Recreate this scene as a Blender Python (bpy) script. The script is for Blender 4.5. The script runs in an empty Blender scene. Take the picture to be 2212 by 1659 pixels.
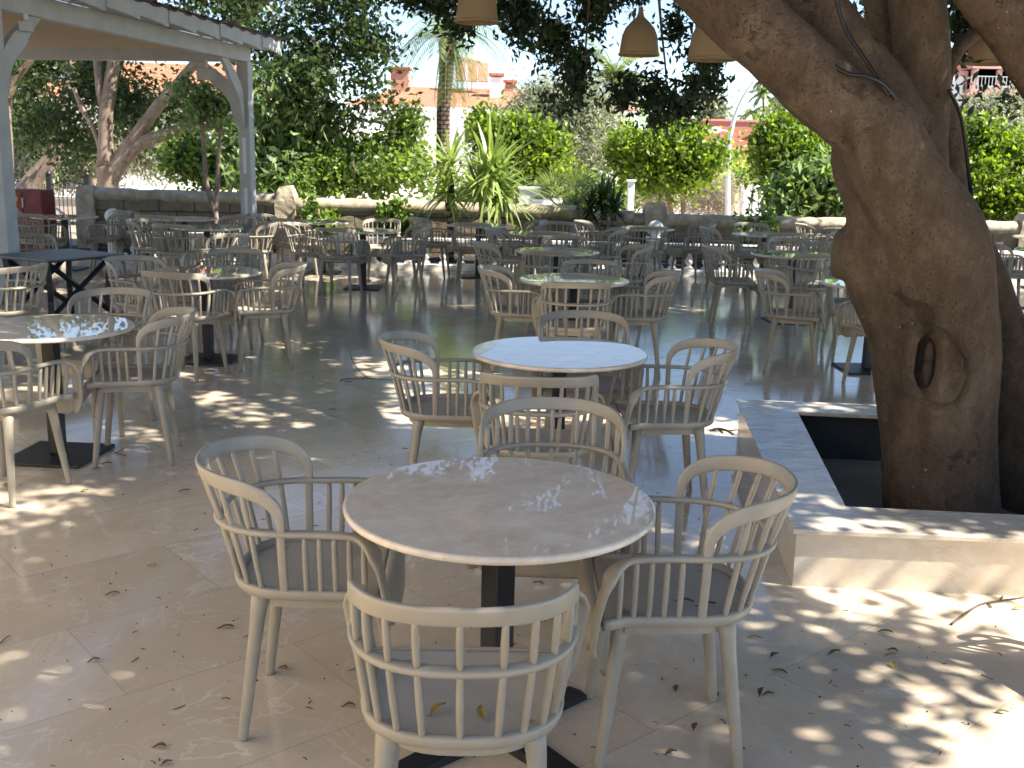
import bpy, bmesh, math, random
import numpy as np
from mathutils import Vector, Matrix, noise as mnoise
R = math.radians
PI = math.pi
random.seed(7)
rng = np.random.default_rng(11)
sc = bpy.context.scene
col = sc.collection

# ------------------------------------------------------------------ camera
CAM_H, PITCH, ROLL, FPX = 1.7311, 0.2148, 0.0224, 2260.8
cd = bpy.data.cameras.new('camera')
cam = bpy.data.objects.new('camera', cd); col.objects.link(cam)
cd.sensor_width = 36.0; cd.lens = 36.0 * FPX / 2212.0
cd.clip_start = 0.05; cd.clip_end = 1200
cam.matrix_world = (Matrix.Translation((0, 0, CAM_H)) @ Matrix.Rotation(PI / 2 - PITCH, 4, 'X') @ Matrix.Rotation(ROLL, 4, 'Z'))
cd.dof.use_dof = True; cd.dof.focus_distance = 3.6; cd.dof.aperture_fstop = 11.0
sc.camera = cam

# ------------------------------------------------------------------ light
SUN_EL, SUN_AZ = R(50), math.atan2(0.96, -0.27)      # azimuth clockwise from +Y
w = bpy.data.worlds.new('World'); sc.world = w; w.use_nodes = True
nt = w.node_tree; bg = nt.nodes['Background']
sky = nt.nodes.new('ShaderNodeTexSky'); sky.sky_type = 'NISHITA'; sky.sun_disc = False
sky.sun_elevation = SUN_EL; sky.sun_rotation = SUN_AZ; sky.air_density = 1.0; sky.dust_density = 0.0; sky.altitude = 1800; sky.ozone_density = 1.5
hs = nt.nodes.new('ShaderNodeHueSaturation'); hs.inputs['Saturation'].default_value = .95; nt.links.new(sky.outputs[0], hs.inputs['Color'])
nt.links.new(hs.outputs[0], bg.inputs[0]); bg.inputs[1].default_value = 0.088
sd = bpy.data.lights.new('sun', 'SUN'); sd.energy = 5.0; sd.angle = R(0.53); sd.color = (1, 0.93, 0.82)
so = bpy.data.objects.new('sun', sd); col.objects.link(so)
sv = Vector((math.sin(SUN_AZ) * math.cos(SUN_EL), math.cos(SUN_AZ) * math.cos(SUN_EL), math.sin(SUN_EL)))
so.rotation_euler = sv.to_track_quat('Z', 'Y').to_euler(); so.location = sv * 40
sc.view_settings.view_transform = 'Standard'; sc.view_settings.look = 'None'
sc.view_settings.exposure = 1.7; sc.view_settings.gamma = 1
sc.cycles.use_denoising = True
sc.cycles.max_bounces = 10; sc.cycles.transmission_bounces = 6; sc.cycles.diffuse_bounces = 5
sc.cycles.sample_clamp_indirect = 6

# ------------------------------------------------------------------ placing helpers
def ray(px, py):
    u, v = px - 1106, py - 829.5
    cr, sr = math.cos(ROLL), math.sin(ROLL)
    u, v = u * cr + v * sr, -u * sr + v * cr
    cp, sp = math.cos(PITCH), math.sin(PITCH)
    return (u / FPX, cp - v / FPX * sp, -sp - v / FPX * cp)
def at(px, py, Y):
    d = ray(px, py); t = Y / d[1]
    return Vector((d[0] * t, Y, CAM_H + d[2] * t))
def onz(px, py, z=0.0):
    d = ray(px, py); t = (z - CAM_H) / d[2]
    return Vector((d[0] * t, d[1] * t, z))
DM = 1.0
def pxm(Y):                      # metres per photo pixel at depth Y
    return Y / FPX * 1.01

# ------------------------------------------------------------------ scene bookkeeping
def tag(o, label=None, cat=None, group=None, kind=None):
    if label: o['label'] = label
    if cat: o['category'] = cat
    if group: o['group'] = group
    if kind: o['kind'] = kind
    return o
def empty(name, loc=(0, 0, 0), rz=0.0):
    o = bpy.data.objects.new(name, None); col.objects.link(o)
    o.location = loc; o.rotation_euler = (0, 0, rz); o.empty_display_size = .1
    return o
def link(name, me, mat=None, parent=None):
    o = bpy.data.objects.new(name, me); col.objects.link(o)
    if mat is not None:
        me.materials.clear(); me.materials.append(mat)
    if parent is not None: o.parent = parent
    return o
def children(o): return [c for c in bpy.data.objects if c.parent is o]
def copy_tree(o, loc, rz):
    r = o.copy(); col.objects.link(r); r.location = loc; r.rotation_euler = (0, 0, rz)
    for ch in KIDS[o.name]:
        c = ch.copy(); col.objects.link(c); c.parent = r
        for g in KIDS.get(ch.name, []):
            d = g.copy(); col.objects.link(d); d.parent = c
    return r
KIDS = {}

class MB:
    """collects faces for one mesh"""
    def __init__(s): s.v = []; s.f = []; s.sm = []
    def add(s, vs, fs, smooth=False):
        b = len(s.v); s.v += [tuple(p) for p in vs]
        s.f += [tuple(i + b for i in f) for f in fs]; s.sm += [smooth] * len(fs)
        return s
    def box(s, c, d, rz=0.0, rot=None):
        hx, hy, hz = d[0] / 2, d[1] / 2, d[2] / 2
        M = rot if rot is not None else Matrix.Rotation(rz, 3, 'Z')
        vs = [Vector(c) + M @ Vector((x * hx, y * hy, z * hz)) for x in (-1, 1) for y in (-1, 1) for z in (-1, 1)]
        return s.add(vs, [(0, 1, 3, 2), (4, 6, 7, 5), (0, 4, 5, 1), (2, 3, 7, 6), (0, 2, 6, 4), (1, 5, 7, 3)])
    def tube(s, pts, rad, n=8, smooth=True, caps=True):
        pts = [Vector(p) for p in pts]
        if not hasattr(rad, '__len__'): rad = [rad] * len(pts)
        vs = []; prev = None
        for i, p in enumerate(pts):
            t = (pts[min(i + 1, len(pts) - 1)] - pts[max(i - 1, 0)])
            t = t.normalized() if t.length > 1e-9 else Vector((0, 0, 1))
            if prev is None:
                a = Vector((0, 0, 1)) if abs(t.z) < .9 else Vector((1, 0, 0))
                u = t.cross(a).normalized()
            else: u = (prev - t * prev.dot(t)).normalized()
            prev = u; v = t.cross(u)
            for k in range(n):
                a = 2 * PI * k / n
                vs.append(p + (u * math.cos(a) + v * math.sin(a)) * rad[i])
        fs = [(i * n + k, i * n + (k + 1) % n, (i + 1) * n + (k + 1) % n, (i + 1) * n + k) for i in range(len(pts) - 1) for k in range(n)]
        if caps:
            fs += [tuple(reversed(range(n))), tuple(range((len(pts) - 1) * n, len(pts) * n))]
        return s.add(vs, fs, smooth)
    def lathe(s, prof, c=(0, 0, 0), n=20, smooth=True, flute=0):
        vs = []; c = Vector(c)
        for r, z in prof:
            for k in range(n):
                a = 2 * PI * k / n
                rr = r * (1 - (flute if k % 2 else 0))
                vs.append(c + Vector((rr * math.cos(a), rr * math.sin(a), z)))
        m = len(prof)
        fs = [(i * n + k, i * n + (k + 1) % n, (i + 1) * n + (k + 1) % n, (i + 1) * n + k) for i in range(m - 1) for k in range(n)]
        fs += [tuple(reversed(range(n))), tuple(range((m - 1) * n, m * n))]
        return s.add(vs, fs, smooth)
    def prism(s, poly, z0, z1):
        n = len(poly)
        vs = [(x, y, z0) for x, y in poly] + [(x, y, z1) for x, y in poly]
        fs = [tuple(reversed(range(n))), tuple(range(n, 2 * n))] + [(i, (i + 1) % n, n + (i + 1) % n, n + i) for i in range(n)]
        return s.add(vs, fs)
    def mesh(s, name):
        me = bpy.data.meshes.new(name); me.from_pydata(s.v, [], s.f)
        me.polygons.foreach_set('use_smooth', s.sm)
        me.validate(); me.update()
        return me
    def build(s, name, mat, parent=None, bevel=0.0, seg=2):
        me = s.mesh(name)
        if bevel:
            bm = bmesh.new(); bm.from_mesh(me)
            bmesh.ops.remove_doubles(bm, verts=bm.verts, dist=1e-6)
            ed = [e for e in bm.edges if len(e.link_faces) == 2 and e.calc_face_angle(0) > .6]
            bmesh.ops.bevel(bm, geom=ed, offset=bevel, segments=seg, affect='EDGES', profile=.5)
            bm.to_mesh(me); bm.free()
        bm = bmesh.new(); bm.from_mesh(me); bmesh.ops.recalc_face_normals(bm, faces=bm.faces); bm.to_mesh(me); bm.free()
        return link(name, me, mat, parent)

def catmull(P, k=6):
    P = [Vector(p) for p in P]; out = []
    for i in range(len(P) - 1):
        p0 = P[max(i - 1, 0)]; p1 = P[i]; p2 = P[i + 1]; p3 = P[min(i + 2, len(P) - 1)]
        for j in range(k):
            t = j / k
            out.append(.5 * ((2 * p1) + (p2 - p0) * t + (2 * p0 - 5 * p1 + 4 * p2 - p3) * t * t + (3 * p1 - p0 - 3 * p2 + p3) * t ** 3))
    out.append(P[-1]); return out

# ------------------------------------------------------------------ materials
def new_mat(name):
    m = bpy.data.materials.new(name); m.use_nodes = True
    return m, m.node_tree, m.node_tree.nodes['Principled BSDF']
def N(nt, t, **kw):
    n = nt.nodes.new(t)
    for k, v in kw.items(): setattr(n, k, v)
    return n
def ramp(nt, src, stops):
    r = N(nt, 'ShaderNodeValToRGB'); e = r.color_ramp.elements
    while len(e) < len(stops): e.new(.5)
    for i, (p, c) in enumerate(stops):
        e[i].position = p; e[i].color = (*c, 1) if len(c) == 3 else c
    nt.links.new(src, r.inputs[0]); return r.outputs[0]
def noise_tex(nt, vec, scale, detail=5, rough=.55, dist=0.0):
    n = N(nt, 'ShaderNodeTexNoise'); n.inputs['Scale'].default_value = scale
    n.inputs['Detail'].default_value = detail; n.inputs['Roughness'].default_value = rough
    n.inputs['Distortion'].default_value = dist
    if vec is not None: nt.links.new(vec, n.inputs['Vector'])
    return n.outputs[0]
def mix(nt, f, a, b, mode='MIX'):
    m = N(nt, 'ShaderNodeMix', data_type='RGBA', blend_type=mode)
    for s, v in ((m.inputs[0], f), (m.inputs[6], a), (m.inputs[7], b)):
        if isinstance(v, (int, float)): s.default_value = v
        elif isinstance(v, tuple): s.default_value = (*v, 1)
        else: nt.links.new(v, s)
    return m.outputs[2]
def mth(nt, op, a, b=0.0, c=None):
    m = N(nt, 'ShaderNodeMath', operation=op)
    for s, v in zip(m.inputs, (a, b, c)):
        if v is None: continue
        if isinstance(v, (int, float)): s.default_value = v
        else: nt.links.new(v, s)
    return m.outputs[0]
def objco(nt, scale=(1, 1, 1), rot=(0, 0, 0), loc=(0, 0, 0), world=False):
    if world: src = N(nt, 'ShaderNodeNewGeometry').outputs['Position']
    else: src = N(nt, 'ShaderNodeTexCoord').outputs['Object']
    mp = N(nt, 'ShaderNodeMapping'); mp.inputs['Scale'].default_value = scale
    mp.inputs['Rotation'].default_value = rot; mp.inputs['Location'].default_value = loc
    nt.links.new(src, mp.inputs[0]); return mp.outputs[0]
def bump(nt, bsdf, h, strength=.3, dist=.01):
    b = N(nt, 'ShaderNodeBump'); b.inputs['Strength'].default_value = strength; b.inputs['Distance'].default_value = dist
    nt.links.new(h, b.inputs['Height']); nt.links.new(b.outputs[0], bsdf.inputs['Normal'])

def mat_simple(name, c, rough=.5, var=.15, scale=6, metal=0, bmp=0.0, bscale=60, spec=.5):
    m, nt, b = new_mat(name); v = objco(nt, world=False)
    n = noise_tex(nt, v, scale, 5)
    lo = tuple(x * (1 - var) for x in c); hi = tuple(min(1, x * (1 + var)) for x in c)
    nt.links.new(ramp(nt, n, [(.3, lo), (.7, hi)]), b.inputs['Base Color'])
    b.inputs['Roughness'].default_value = rough; b.inputs['Metallic'].default_value = metal
    b.inputs['Specular IOR Level'].default_value = spec
    if bmp: bump(nt, b, noise_tex(nt, v, bscale, 6), bmp, .01)
    return m

def add_specks(m, scale, size, c, amt=.8):
    nt = m.node_tree; b = nt.nodes['Principled BSDF']; src = b.inputs['Base Color'].links[0].from_socket
    vo = N(nt, 'ShaderNodeTexVoronoi'); vo.inputs['Scale'].default_value = scale; nt.links.new(objco(nt, world=True), vo.inputs['Vector'])
    k = mth(nt, 'MULTIPLY', ramp(nt, vo.outputs['Distance'], [(size, (1, 1, 1)), (size * 1.5, (0, 0, 0))]), ramp(nt, noise_tex(nt, objco(nt, world=True), 5, 2), [(.5, (0, 0, 0)), (.58, (1, 1, 1))]))
    nt.links.new(mix(nt, mth(nt, 'MULTIPLY', k, amt), src, c), b.inputs['Base Color'])

def mat_leaf(name, c1, c2, trans=.35, rough=.42, tint=(1.25, 1.25, .5), scale=.9):
    m, nt, b = new_mat(name)
    v = objco(nt, world=True)
    big = noise_tex(nt, v, scale, 3)
    gi = N(nt, 'ShaderNodeNewGeometry').outputs['Random Per Island']
    f = mth(nt, 'ADD', mth(nt, 'MULTIPLY', big, .6), mth(nt, 'MULTIPLY', gi, .55))
    c = ramp(nt, f, [(.3, c1), (.8, c2)])
    nt.links.new(c, b.inputs['Base Color']); b.inputs['Roughness'].default_value = rough
    tr = N(nt, 'ShaderNodeBsdfTranslucent')
    nt.links.new(mix(nt, 1.0, c, tint, 'MULTIPLY'), tr.inputs[0])
    tc = mix(nt, 1.0, c, tint, 'MULTIPLY'); mm = N(nt, 'ShaderNodeMixShader'); mm.inputs[0].default_value = trans
    sc_ = N(nt, 'ShaderNodeMix', data_type='RGBA', blend_type='MULTIPLY'); sc_.inputs[0].default_value = 1
    nt.links.new(tc, sc_.inputs[6]); sc_.inputs[7].default_value = (2.0, 2.0, 2.0, 1)
    nt.links.new(sc_.outputs[2], tr.inputs[0])
    nt.links.new(b.outputs[0], mm.inputs[1]); nt.links.new(tr.outputs[0], mm.inputs[2])
    nt.links.new(mm.outputs[0], nt.nodes['Material Output'].inputs[0])
    return m

def mat_marble_floor():
    m, nt, b = new_mat('polished_marble_tiles')
    v = objco(nt, rot=(0, 0, R(-40)), world=True, loc=(0, 0, 0))
    vs = N(nt, 'ShaderNodeVectorMath', operation='ADD'); nt.links.new(v, vs.inputs[0])
    # offset so that a joint crossing falls on (-1.61, 3.55)
    a = R(-40); nx = -1.61 * math.cos(a) - 3.55 * math.sin(a); ny = -1.61 * math.sin(a) + 3.55 * math.cos(a)
    vs.inputs[1].default_value = (-nx + 60, -ny + 60, 0)
    p = vs.outputs[0]
    br = N(nt, 'ShaderNodeTexBrick'); br.offset = .5; br.squash = 1.0
    br.inputs['Scale'].default_value = 1.0; br.inputs['Mortar Size'].default_value = .0026
    br.inputs['Mortar Smooth'].default_value = .3; br.inputs['Brick Width'].default_value = 1.2; br.inputs['Row Height'].default_value = .6
    br.inputs['Color1'].default_value = (0, 0, 0, 1); br.inputs['Color2'].default_value = (1, 1, 1, 1); br.inputs['Bias'].default_value = 0
    nt.links.new(p, br.inputs['Vector'])
    sep = N(nt, 'ShaderNodeSeparateColor'); nt.links.new(br.outputs[0], sep.inputs[0]); tid = sep.outputs[0]
    joint = br.outputs['Fac']
    # per tile shifted coordinates for the veining
    sh = N(nt, 'ShaderNodeVectorMath', operation='SCALE'); nt.links.new(br.outputs[0], sh.inputs[0]); sh.inputs['Scale'].default_value = 37.0
    pv = N(nt, 'ShaderNodeVectorMath', operation='ADD'); nt.links.new(p, pv.inputs[0]); nt.links.new(sh.outputs[0], pv.inputs[1])
    cloud = noise_tex(nt, pv.outputs[0], 1.6, 6, .6, .6)
    fine = noise_tex(nt, pv.outputs[0], 9, 6, .6, 1.2)
    base = ramp(nt, mth(nt, 'ADD', mth(nt, 'MULTIPLY', cloud, .65), mth(nt, 'MULTIPLY', fine, .35)),
                [(.32, (.54, .44, .32)), (.5, (.67, .565, .425)), (.68, (.77, .67, .53))])
    # tile tone
    base = mix(nt, mth(nt, 'MULTIPLY', tid, .85), base, (.54, .435, .32))
    # pale veins
    def vein(sc_, wdt, d):
        n1 = noise_tex(nt, pv.outputs[0], sc_, 7, .55, d)
        return ramp(nt, mth(nt, 'ABSOLUTE', mth(nt, 'SUBTRACT', n1, .5)), [(0, (1, 1, 1)), (wdt, (0, 0, 0))])
    vm = mth(nt, 'MULTIPLY', vein(.9, .012, 1.6), ramp(nt, noise_tex(nt, pv.outputs[0], 2.1, 2), [(.42, (0, 0, 0)), (.6, (1, 1, 1))]))
    base = mix(nt, mth(nt, 'MULTIPLY', vm, .5), base, (.84, .78, .70))
    vm2 = mth(nt, 'MULTIPLY', vein(2.6, .010, 1.0), .35)
    base = mix(nt, vm2, base, (.74, .68, .60))
    # brown stains where leaves have lain, dust
    st = ramp(nt, noise_tex(nt, objco(nt, world=True), 2.3, 8, .75), [(.62, (0, 0, 0)), (.75, (1, 1, 1))])
    base = mix(nt, mth(nt, 'MULTIPLY', st, .35), base, (.40, .30, .22))
    base = mix(nt, mth(nt, 'MULTIPLY', joint, .5), base, (.25, .20, .15))
    nt.links.new(base, b.inputs['Base Color'])
    rn = noise_tex(nt, objco(nt, world=True), 1.3, 6, .65)
    nt.links.new(ramp(nt, rn, [(.3, (.07, .07, .07)), (.75, (.17, .17, .17))]), b.inputs['Roughness'])
    b.inputs['IOR'].default_value = 1.6
    wob = noise_tex(nt, p, 2.2, 2)
    hb = mth(nt, 'SUBTRACT', mth(nt, 'MULTIPLY', wob, .12), joint)
    bump(nt, b, hb, .25, .002)
    return m

def mat_marble(name, c1, c2, rough=.07, scale=5.0, stretch=(1, 1, 1), vein_c=(.7, .63, .54), smear=False):
    m, nt, b = new_mat(name); v = objco(nt, scale=stretch, world=False)
    oi = N(nt, 'ShaderNodeObjectInfo').outputs['Random']
    ad = N(nt, 'ShaderNodeVectorMath', operation='ADD'); nt.links.new(v, ad.inputs[0])
    cx = N(nt, 'ShaderNodeCombineXYZ'); nt.links.new(mth(nt, 'MULTIPLY', oi, 50), cx.inputs[0]); nt.links.new(cx.outputs[0], ad.inputs[1])
    v = ad.outputs[0]
    f = mth(nt, 'ADD', mth(nt, 'MULTIPLY', noise_tex(nt, v, scale, 8, .65, 1.2), .6), mth(nt, 'MULTIPLY', noise_tex(nt, v, scale * 5, 6, .6, .5), .4))
    c = ramp(nt, f, [(.35, c1), (.62, c2)])
    n1 = noise_tex(nt, v, scale * .55, 8, .6, 1.5)
    vm = ramp(nt, mth(nt, 'ABSOLUTE', mth(nt, 'SUBTRACT', n1, .5)), [(0, (1, 1, 1)), (.014, (0, 0, 0))])
    c = mix(nt, mth(nt, 'MULTIPLY', vm, .5), c, vein_c)
    nt.links.new(c, b.inputs['Base Color'])
    if smear:
        sm = noise_tex(nt, objco(nt, scale=(3, 14, 1)), 2, 6, .7, 1.0)
        nt.links.new(ramp(nt, sm, [(.35, (rough,) * 3), (.65, (rough + .22,) * 3)]), b.inputs['Roughness'])
    else: b.inputs['Roughness'].default_value = rough
    b.inputs['IOR'].default_value = 1.55
    return m

def mat_bark(name, c1, c2, c3, scale=1.0, strength=.75):
    m, nt, b = new_mat(name)
    v = objco(nt, scale=(1, 1, .8), world=True)
    big = noise_tex(nt, v, 2.0 * scale, 5, .6, .5); mid = noise_tex(nt, v, 14 * scale, 10, .72, .35)
    fine = noise_tex(nt, objco(nt, scale=(1, 1, .6), world=True), 60 * scale, 8, .7, .2)
    wr = noise_tex(nt, objco(nt, scale=(1, 1, 2.6), world=True), 6 * scale, 4, .5, 1.6)
    ver = noise_tex(nt, objco(nt, scale=(6, 6, .8), world=True), 2.0 * scale, 6, .6, .3)
    f = mth(nt, 'ADD', mth(nt, 'MULTIPLY', big, .38), mth(nt, 'ADD', mth(nt, 'MULTIPLY', mid, .30), mth(nt, 'ADD', mth(nt, 'MULTIPLY', ver, .17), mth(nt, 'MULTIPLY', fine, .15))))
    c = ramp(nt, f, [(.36, c1), (.5, c2), (.63, c3)])
    pit = N(nt, 'ShaderNodeTexVoronoi'); pit.inputs['Scale'].default_value = 70 * scale; nt.links.new(objco(nt, scale=(1, 1, .55), world=True), pit.inputs['Vector'])
    pm = mth(nt, 'MULTIPLY', ramp(nt, pit.outputs['Distance'], [(.10, (1, 1, 1)), (.30, (0, 0, 0))]), ramp(nt, mid, [(.46, (0, 0, 0)), (.56, (1, 1, 1))]))
    c = mix(nt, mth(nt, 'MULTIPLY', pm, .7), c, tuple(x * .3 for x in c1))
    crk = ramp(nt, mth(nt, 'ABSOLUTE', mth(nt, 'SUBTRACT', wr, .5)), [(0, (1, 1, 1)), (.012, (0, 0, 0))])
    crk = mth(nt, 'MULTIPLY', crk, ramp(nt, noise_tex(nt, v, 4.1, 4), [(.52, (0, 0, 0)), (.60, (1, 1, 1))]))
    c = mix(nt, mth(nt, 'MULTIPLY', crk, .75), c, tuple(x * .35 for x in c1))
    # pale lichen flecks and dark old scars
    sc1 = ramp(nt, noise_tex(nt, v, 5.5, 3, .5, .8), [(.63, (0, 0, 0)), (.68, (1, 1, 1))])
    c = mix(nt, mth(nt, 'MULTIPLY', sc1, .6), c, tuple(x * .7 for x in c1))
    vo = N(nt, 'ShaderNodeTexVoronoi'); vo.inputs['Scale'].default_value = 9; nt.links.new(v, vo.inputs['Vector'])
    c = mix(nt, ramp(nt, vo.outputs['Distance'], [(.035, (.8, .8, .8)), (.05, (0, 0, 0))]), c, tuple(min(.6, x * 2.2) for x in c3))
    nt.links.new(c, b.inputs['Base Color']); b.inputs['Roughness'].default_value = .82
    b.inputs['Specular IOR Level'].default_value = .25
    h = mth(nt, 'ADD', mth(nt, 'MULTIPLY', mid, .9), mth(nt, 'ADD', mth(nt, 'MULTIPLY', fine, .35), mth(nt, 'MULTIPLY', ver, .3)))
    h = mth(nt, 'SUBTRACT', h, mth(nt, 'MULTIPLY', pm, .3)); h = mth(nt, 'SUBTRACT', h, mth(nt, 'MULTIPLY', crk, .5))
    bump(nt, b, h, strength, .03)
    return m

def mat_bricks(name, c1, c2, mortar, bw, rh, ms=.01, rough=.85, bmp=.6, rot=(R(90), 0, 0), var=.3):
    m, nt, b = new_mat(name)
    v = objco(nt, rot=rot, world=True)
    wv = N(nt, 'ShaderNodeVectorMath', operation='ADD'); nt.links.new(v, wv.inputs[0])
    nz = N(nt, 'ShaderNodeTexNoise'); nz.inputs['Scale'].default_value = 3; nt.links.new(v, nz.inputs['Vector'])
    sc2 = N(nt, 'ShaderNodeVectorMath', operation='SCALE'); sc2.inputs['Scale'].default_value = .05; nt.links.new(nz.outputs[1], sc2.inputs[0])
    nt.links.new(sc2.outputs[0], wv.inputs[1])
    br = N(nt, 'ShaderNodeTexBrick'); br.inputs['Scale'].default_value = 1; br.inputs['Brick Width'].default_value = bw
    br.inputs['Row Height'].default_value = rh; br.inputs['Mortar Size'].default_value = ms; br.inputs['Mortar Smooth'].default_value = .4
    br.inputs['Color1'].default_value = (*c1, 1); br.inputs['Color2'].default_value = (*c2, 1); br.inputs['Mortar'].default_value = (*mortar, 1)
    nt.links.new(wv.outputs[0], br.inputs['Vector'])
    n = noise_tex(nt, v, 7, 7, .7)
    c = mix(nt, 1.0, br.outputs[0], ramp(nt, n, [(.25, (1 - var,) * 3), (.75, (1 + var * .6,) * 3)]), 'MULTIPLY')
    nt.links.new(c, b.inputs['Base Color']); b.inputs['Roughness'].default_value = rough
    h = mth(nt, 'SUBTRACT', mth(nt, 'MULTIPLY', n, .6), br.outputs['Fac']); bump(nt, b, h, bmp, .03)
    return m

def mat_wicker():
    m, nt, b = new_mat('woven_rattan'); v = objco(nt)
    s = N(nt, 'ShaderNodeSeparateXYZ'); nt.links.new(v, s.inputs[0])
    ang = mth(nt, 'ARCTAN2', s.outputs[1], s.outputs[0])
    a = mth(nt, 'SINE', mth(nt, 'MULTIPLY', ang, 60)); z = mth(nt, 'SINE', mth(nt, 'MULTIPLY', s.outputs[2], 520))
    f = mth(nt, 'ADD', .5, mth(nt, 'MULTIPLY', mth(nt, 'MULTIPLY', a, z), .5))
    c = ramp(nt, f, [(0, (.24, .16, .08)), (1, (.56, .43, .26))])
    nt.links.new(c, b.inputs['Base Color']); b.inputs['Roughness'].default_value = .7
    tr = N(nt, 'ShaderNodeBsdfTranslucent'); nt.links.new(c, tr.inputs[0])
    mm = N(nt, 'ShaderNodeMixShader'); mm.inputs[0].default_value = .45
    nt.links.new(b.outputs[0], mm.inputs[1]); nt.links.new(tr.outputs[0], mm.inputs[2])
    nt.links.new(mm.outputs[0], nt.nodes['Material Output'].inputs[0])
    bump(nt, b, f, .4, .004)
    return m

def mat_fabric(name, c, tr_c, f=.4):
    m, nt, b = new_mat(name); v = objco(nt)
    n = noise_tex(nt, v, 1.2, 4)
    cc = ramp(nt, n, [(.3, tuple(x * .9 for x in c)), (.7, c)])
    nt.links.new(cc, b.inputs['Base Color']); b.inputs['Roughness'].default_value = .9
    tr = N(nt, 'ShaderNodeBsdfTranslucent'); tr.inputs[0].default_value = (*tr_c, 1)
    mm = N(nt, 'ShaderNodeMixShader'); mm.inputs[0].default_value = f
    nt.links.new(b.outputs[0], mm.inputs[1]); nt.links.new(tr.outputs[0], mm.inputs[2])
    nt.links.new(mm.outputs[0], nt.nodes['Material Output'].inputs[0])
    return m

M = {}
M['floor'] = mat_marble_floor()
M['chair'] = mat_simple('greige_plastic', (.325, .288, .225), .42, .10, 7, bmp=.06, bscale=500)
M['seat'] = mat_simple('greige_plastic_seat', (.41, .36, .285), .5, .09, 9, bmp=.05, bscale=500)
add_specks(M['seat'], 26, .045, (.05, .035, .025)); add_specks(M['chair'], 40, .05, (.12, .09, .06), .6)
M['table'] = mat_marble('brown_cream_marble', (.60, .49, .37), (.80, .70, .57), .015, 3.2, (1, 1.15, 1))
M['cap'] = mat_marble('cream_marble_cap', (.50, .42, .33), (.66, .59, .49), .16, 2.2, (1, 1, 1), smear=True)
M['capside'] = mat_marble('cream_marble_side', (.50, .41, .30), (.66, .57, .45), .28, 2.4, (1, 1, 1.6))
M['black'] = mat_simple('black_powder_coat', (.012, .013, .016), .45, .2, 20)
M['blacktop'] = mat_simple('dark_grey_laminate', (.09, .095, .10), .35, .1, 5)
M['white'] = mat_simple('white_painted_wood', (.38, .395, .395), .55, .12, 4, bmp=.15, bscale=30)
M['stonewhite'] = mat_simple('white_cast_stone', (.78, .77, .74), .6, .06, 5, bmp=.15, bscale=40)
M['plaster'] = mat_simple('white_plaster', (.80, .80, .80), .8, .04, 2, bmp=.1)
M['bark'] = mat_bark('ficus_bark', (.034, .022, .013), (.090, .062, .040), (.17, .127, .088))
M['bark2'] = mat_bark('grey_bark', (.13, .095, .07), (.24, .18, .135), (.36, .29, .225), .6)
M['palmbark'] = mat_bricks('palm_bark', (.30, .22, .16), (.20, .14, .10), (.05, .035, .025), .16, .10, .02, bmp=1.0)
M['wood_cut'] = mat_simple('cut_wood', (.030, .014, .007), .7, .35, 14, bmp=.4, bscale=40)
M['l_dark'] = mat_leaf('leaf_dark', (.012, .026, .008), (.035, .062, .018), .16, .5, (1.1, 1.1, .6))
M['l_ficus'] = mat_leaf('leaf_ficus', (.012, .026, .007), (.055, .092, .026), .28, .5)
M['l_citrus'] = mat_leaf('leaf_citrus', (.025, .058, .008), (.20, .29, .03), .34, .45)
M['l_pale'] = mat_leaf('leaf_pale_broad', (.055, .10, .035), (.22, .31, .13), .3, .5)
M['l_vine'] = mat_leaf('leaf_vine', (.026, .062, .012), (.20, .29, .06), .34, .5)
M['l_olive'] = mat_leaf('leaf_olive', (.10, .12, .075), (.30, .32, .22), .25, .6, (1.1, 1.1, .8))
M['l_yucca'] = mat_leaf('leaf_yucca', (.11, .17, .045), (.34, .42, .15), .3, .38, (1.2, 1.2, .6))
M['l_yellow'] = mat_leaf('leaf_bamboo', (.20, .24, .07), (.36, .38, .15), .35, .6)
M['l_dry'] = mat_leaf('leaf_dry', (.20, .16, .11), (.40, .34, .26), .2, .7, (1, 1, .9))
M['l_palm'] = mat_leaf('leaf_palm', (.08, .12, .04), (.20, .26, .10), .3, .45)
M['stone'] = mat_bricks('weathered_stone_blocks', (.27, .21, .135), (.20, .155, .10), (.06, .05, .035), .62, .31, .012, var=.45)
M['stonecap'] = mat_simple('weathered_stone_cap', (.40, .335, .24), .85, .35, 6, bmp=.8, bscale=22)
M['rooftile'] = mat_bricks('terracotta_tiles', (.52, .21, .115), (.43, .165, .09), (.22, .085, .05), .3, .24, .02, rot=(R(25), 0, 0))
M['redtile'] = mat_simple('dark_red_roof_tile', (.06, .022, .022), .6, .4, 8)
M['brick'] = mat_bricks('red_brick', (.50, .21, .13), (.40, .16, .10), (.5, .42, .36), .22, .075, .01)
M['redwall'] = mat_simple('pink_red_render', (.58, .21, .17), .8, .08, 1.5)
M['red2'] = mat_simple('red_render_light', (.64, .33, .27), .8, .08, 1.5)
M['redcab'] = mat_simple('red_painted_metal', (.15, .012, .008), .4, .1, 3)
M['orange'] = mat_simple('orange_panel', (.30, .06, .02), .5, .15, 5)
M['fabric'] = mat_fabric('tan_ceiling_fabric', (.62, .47, .30), (.75, .52, .28), .35)
M['curtain'] = mat_simple('white_curtain', (.8, .8, .78), .9, .05)
M['glass'] = mat_simple('dark_window_glass', (.03, .035, .04), .1, .1)
M['wicker'] = mat_wicker()
M['ground'] = mat_simple('dry_ground', (.27, .23, .17), .95, .3, 1.0, bmp=.4, bscale=12)
M['soil'] = mat_simple('dark_soil', (.018, .016, .015), .95, .4, 9, bmp=.6, bscale=40)
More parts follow.
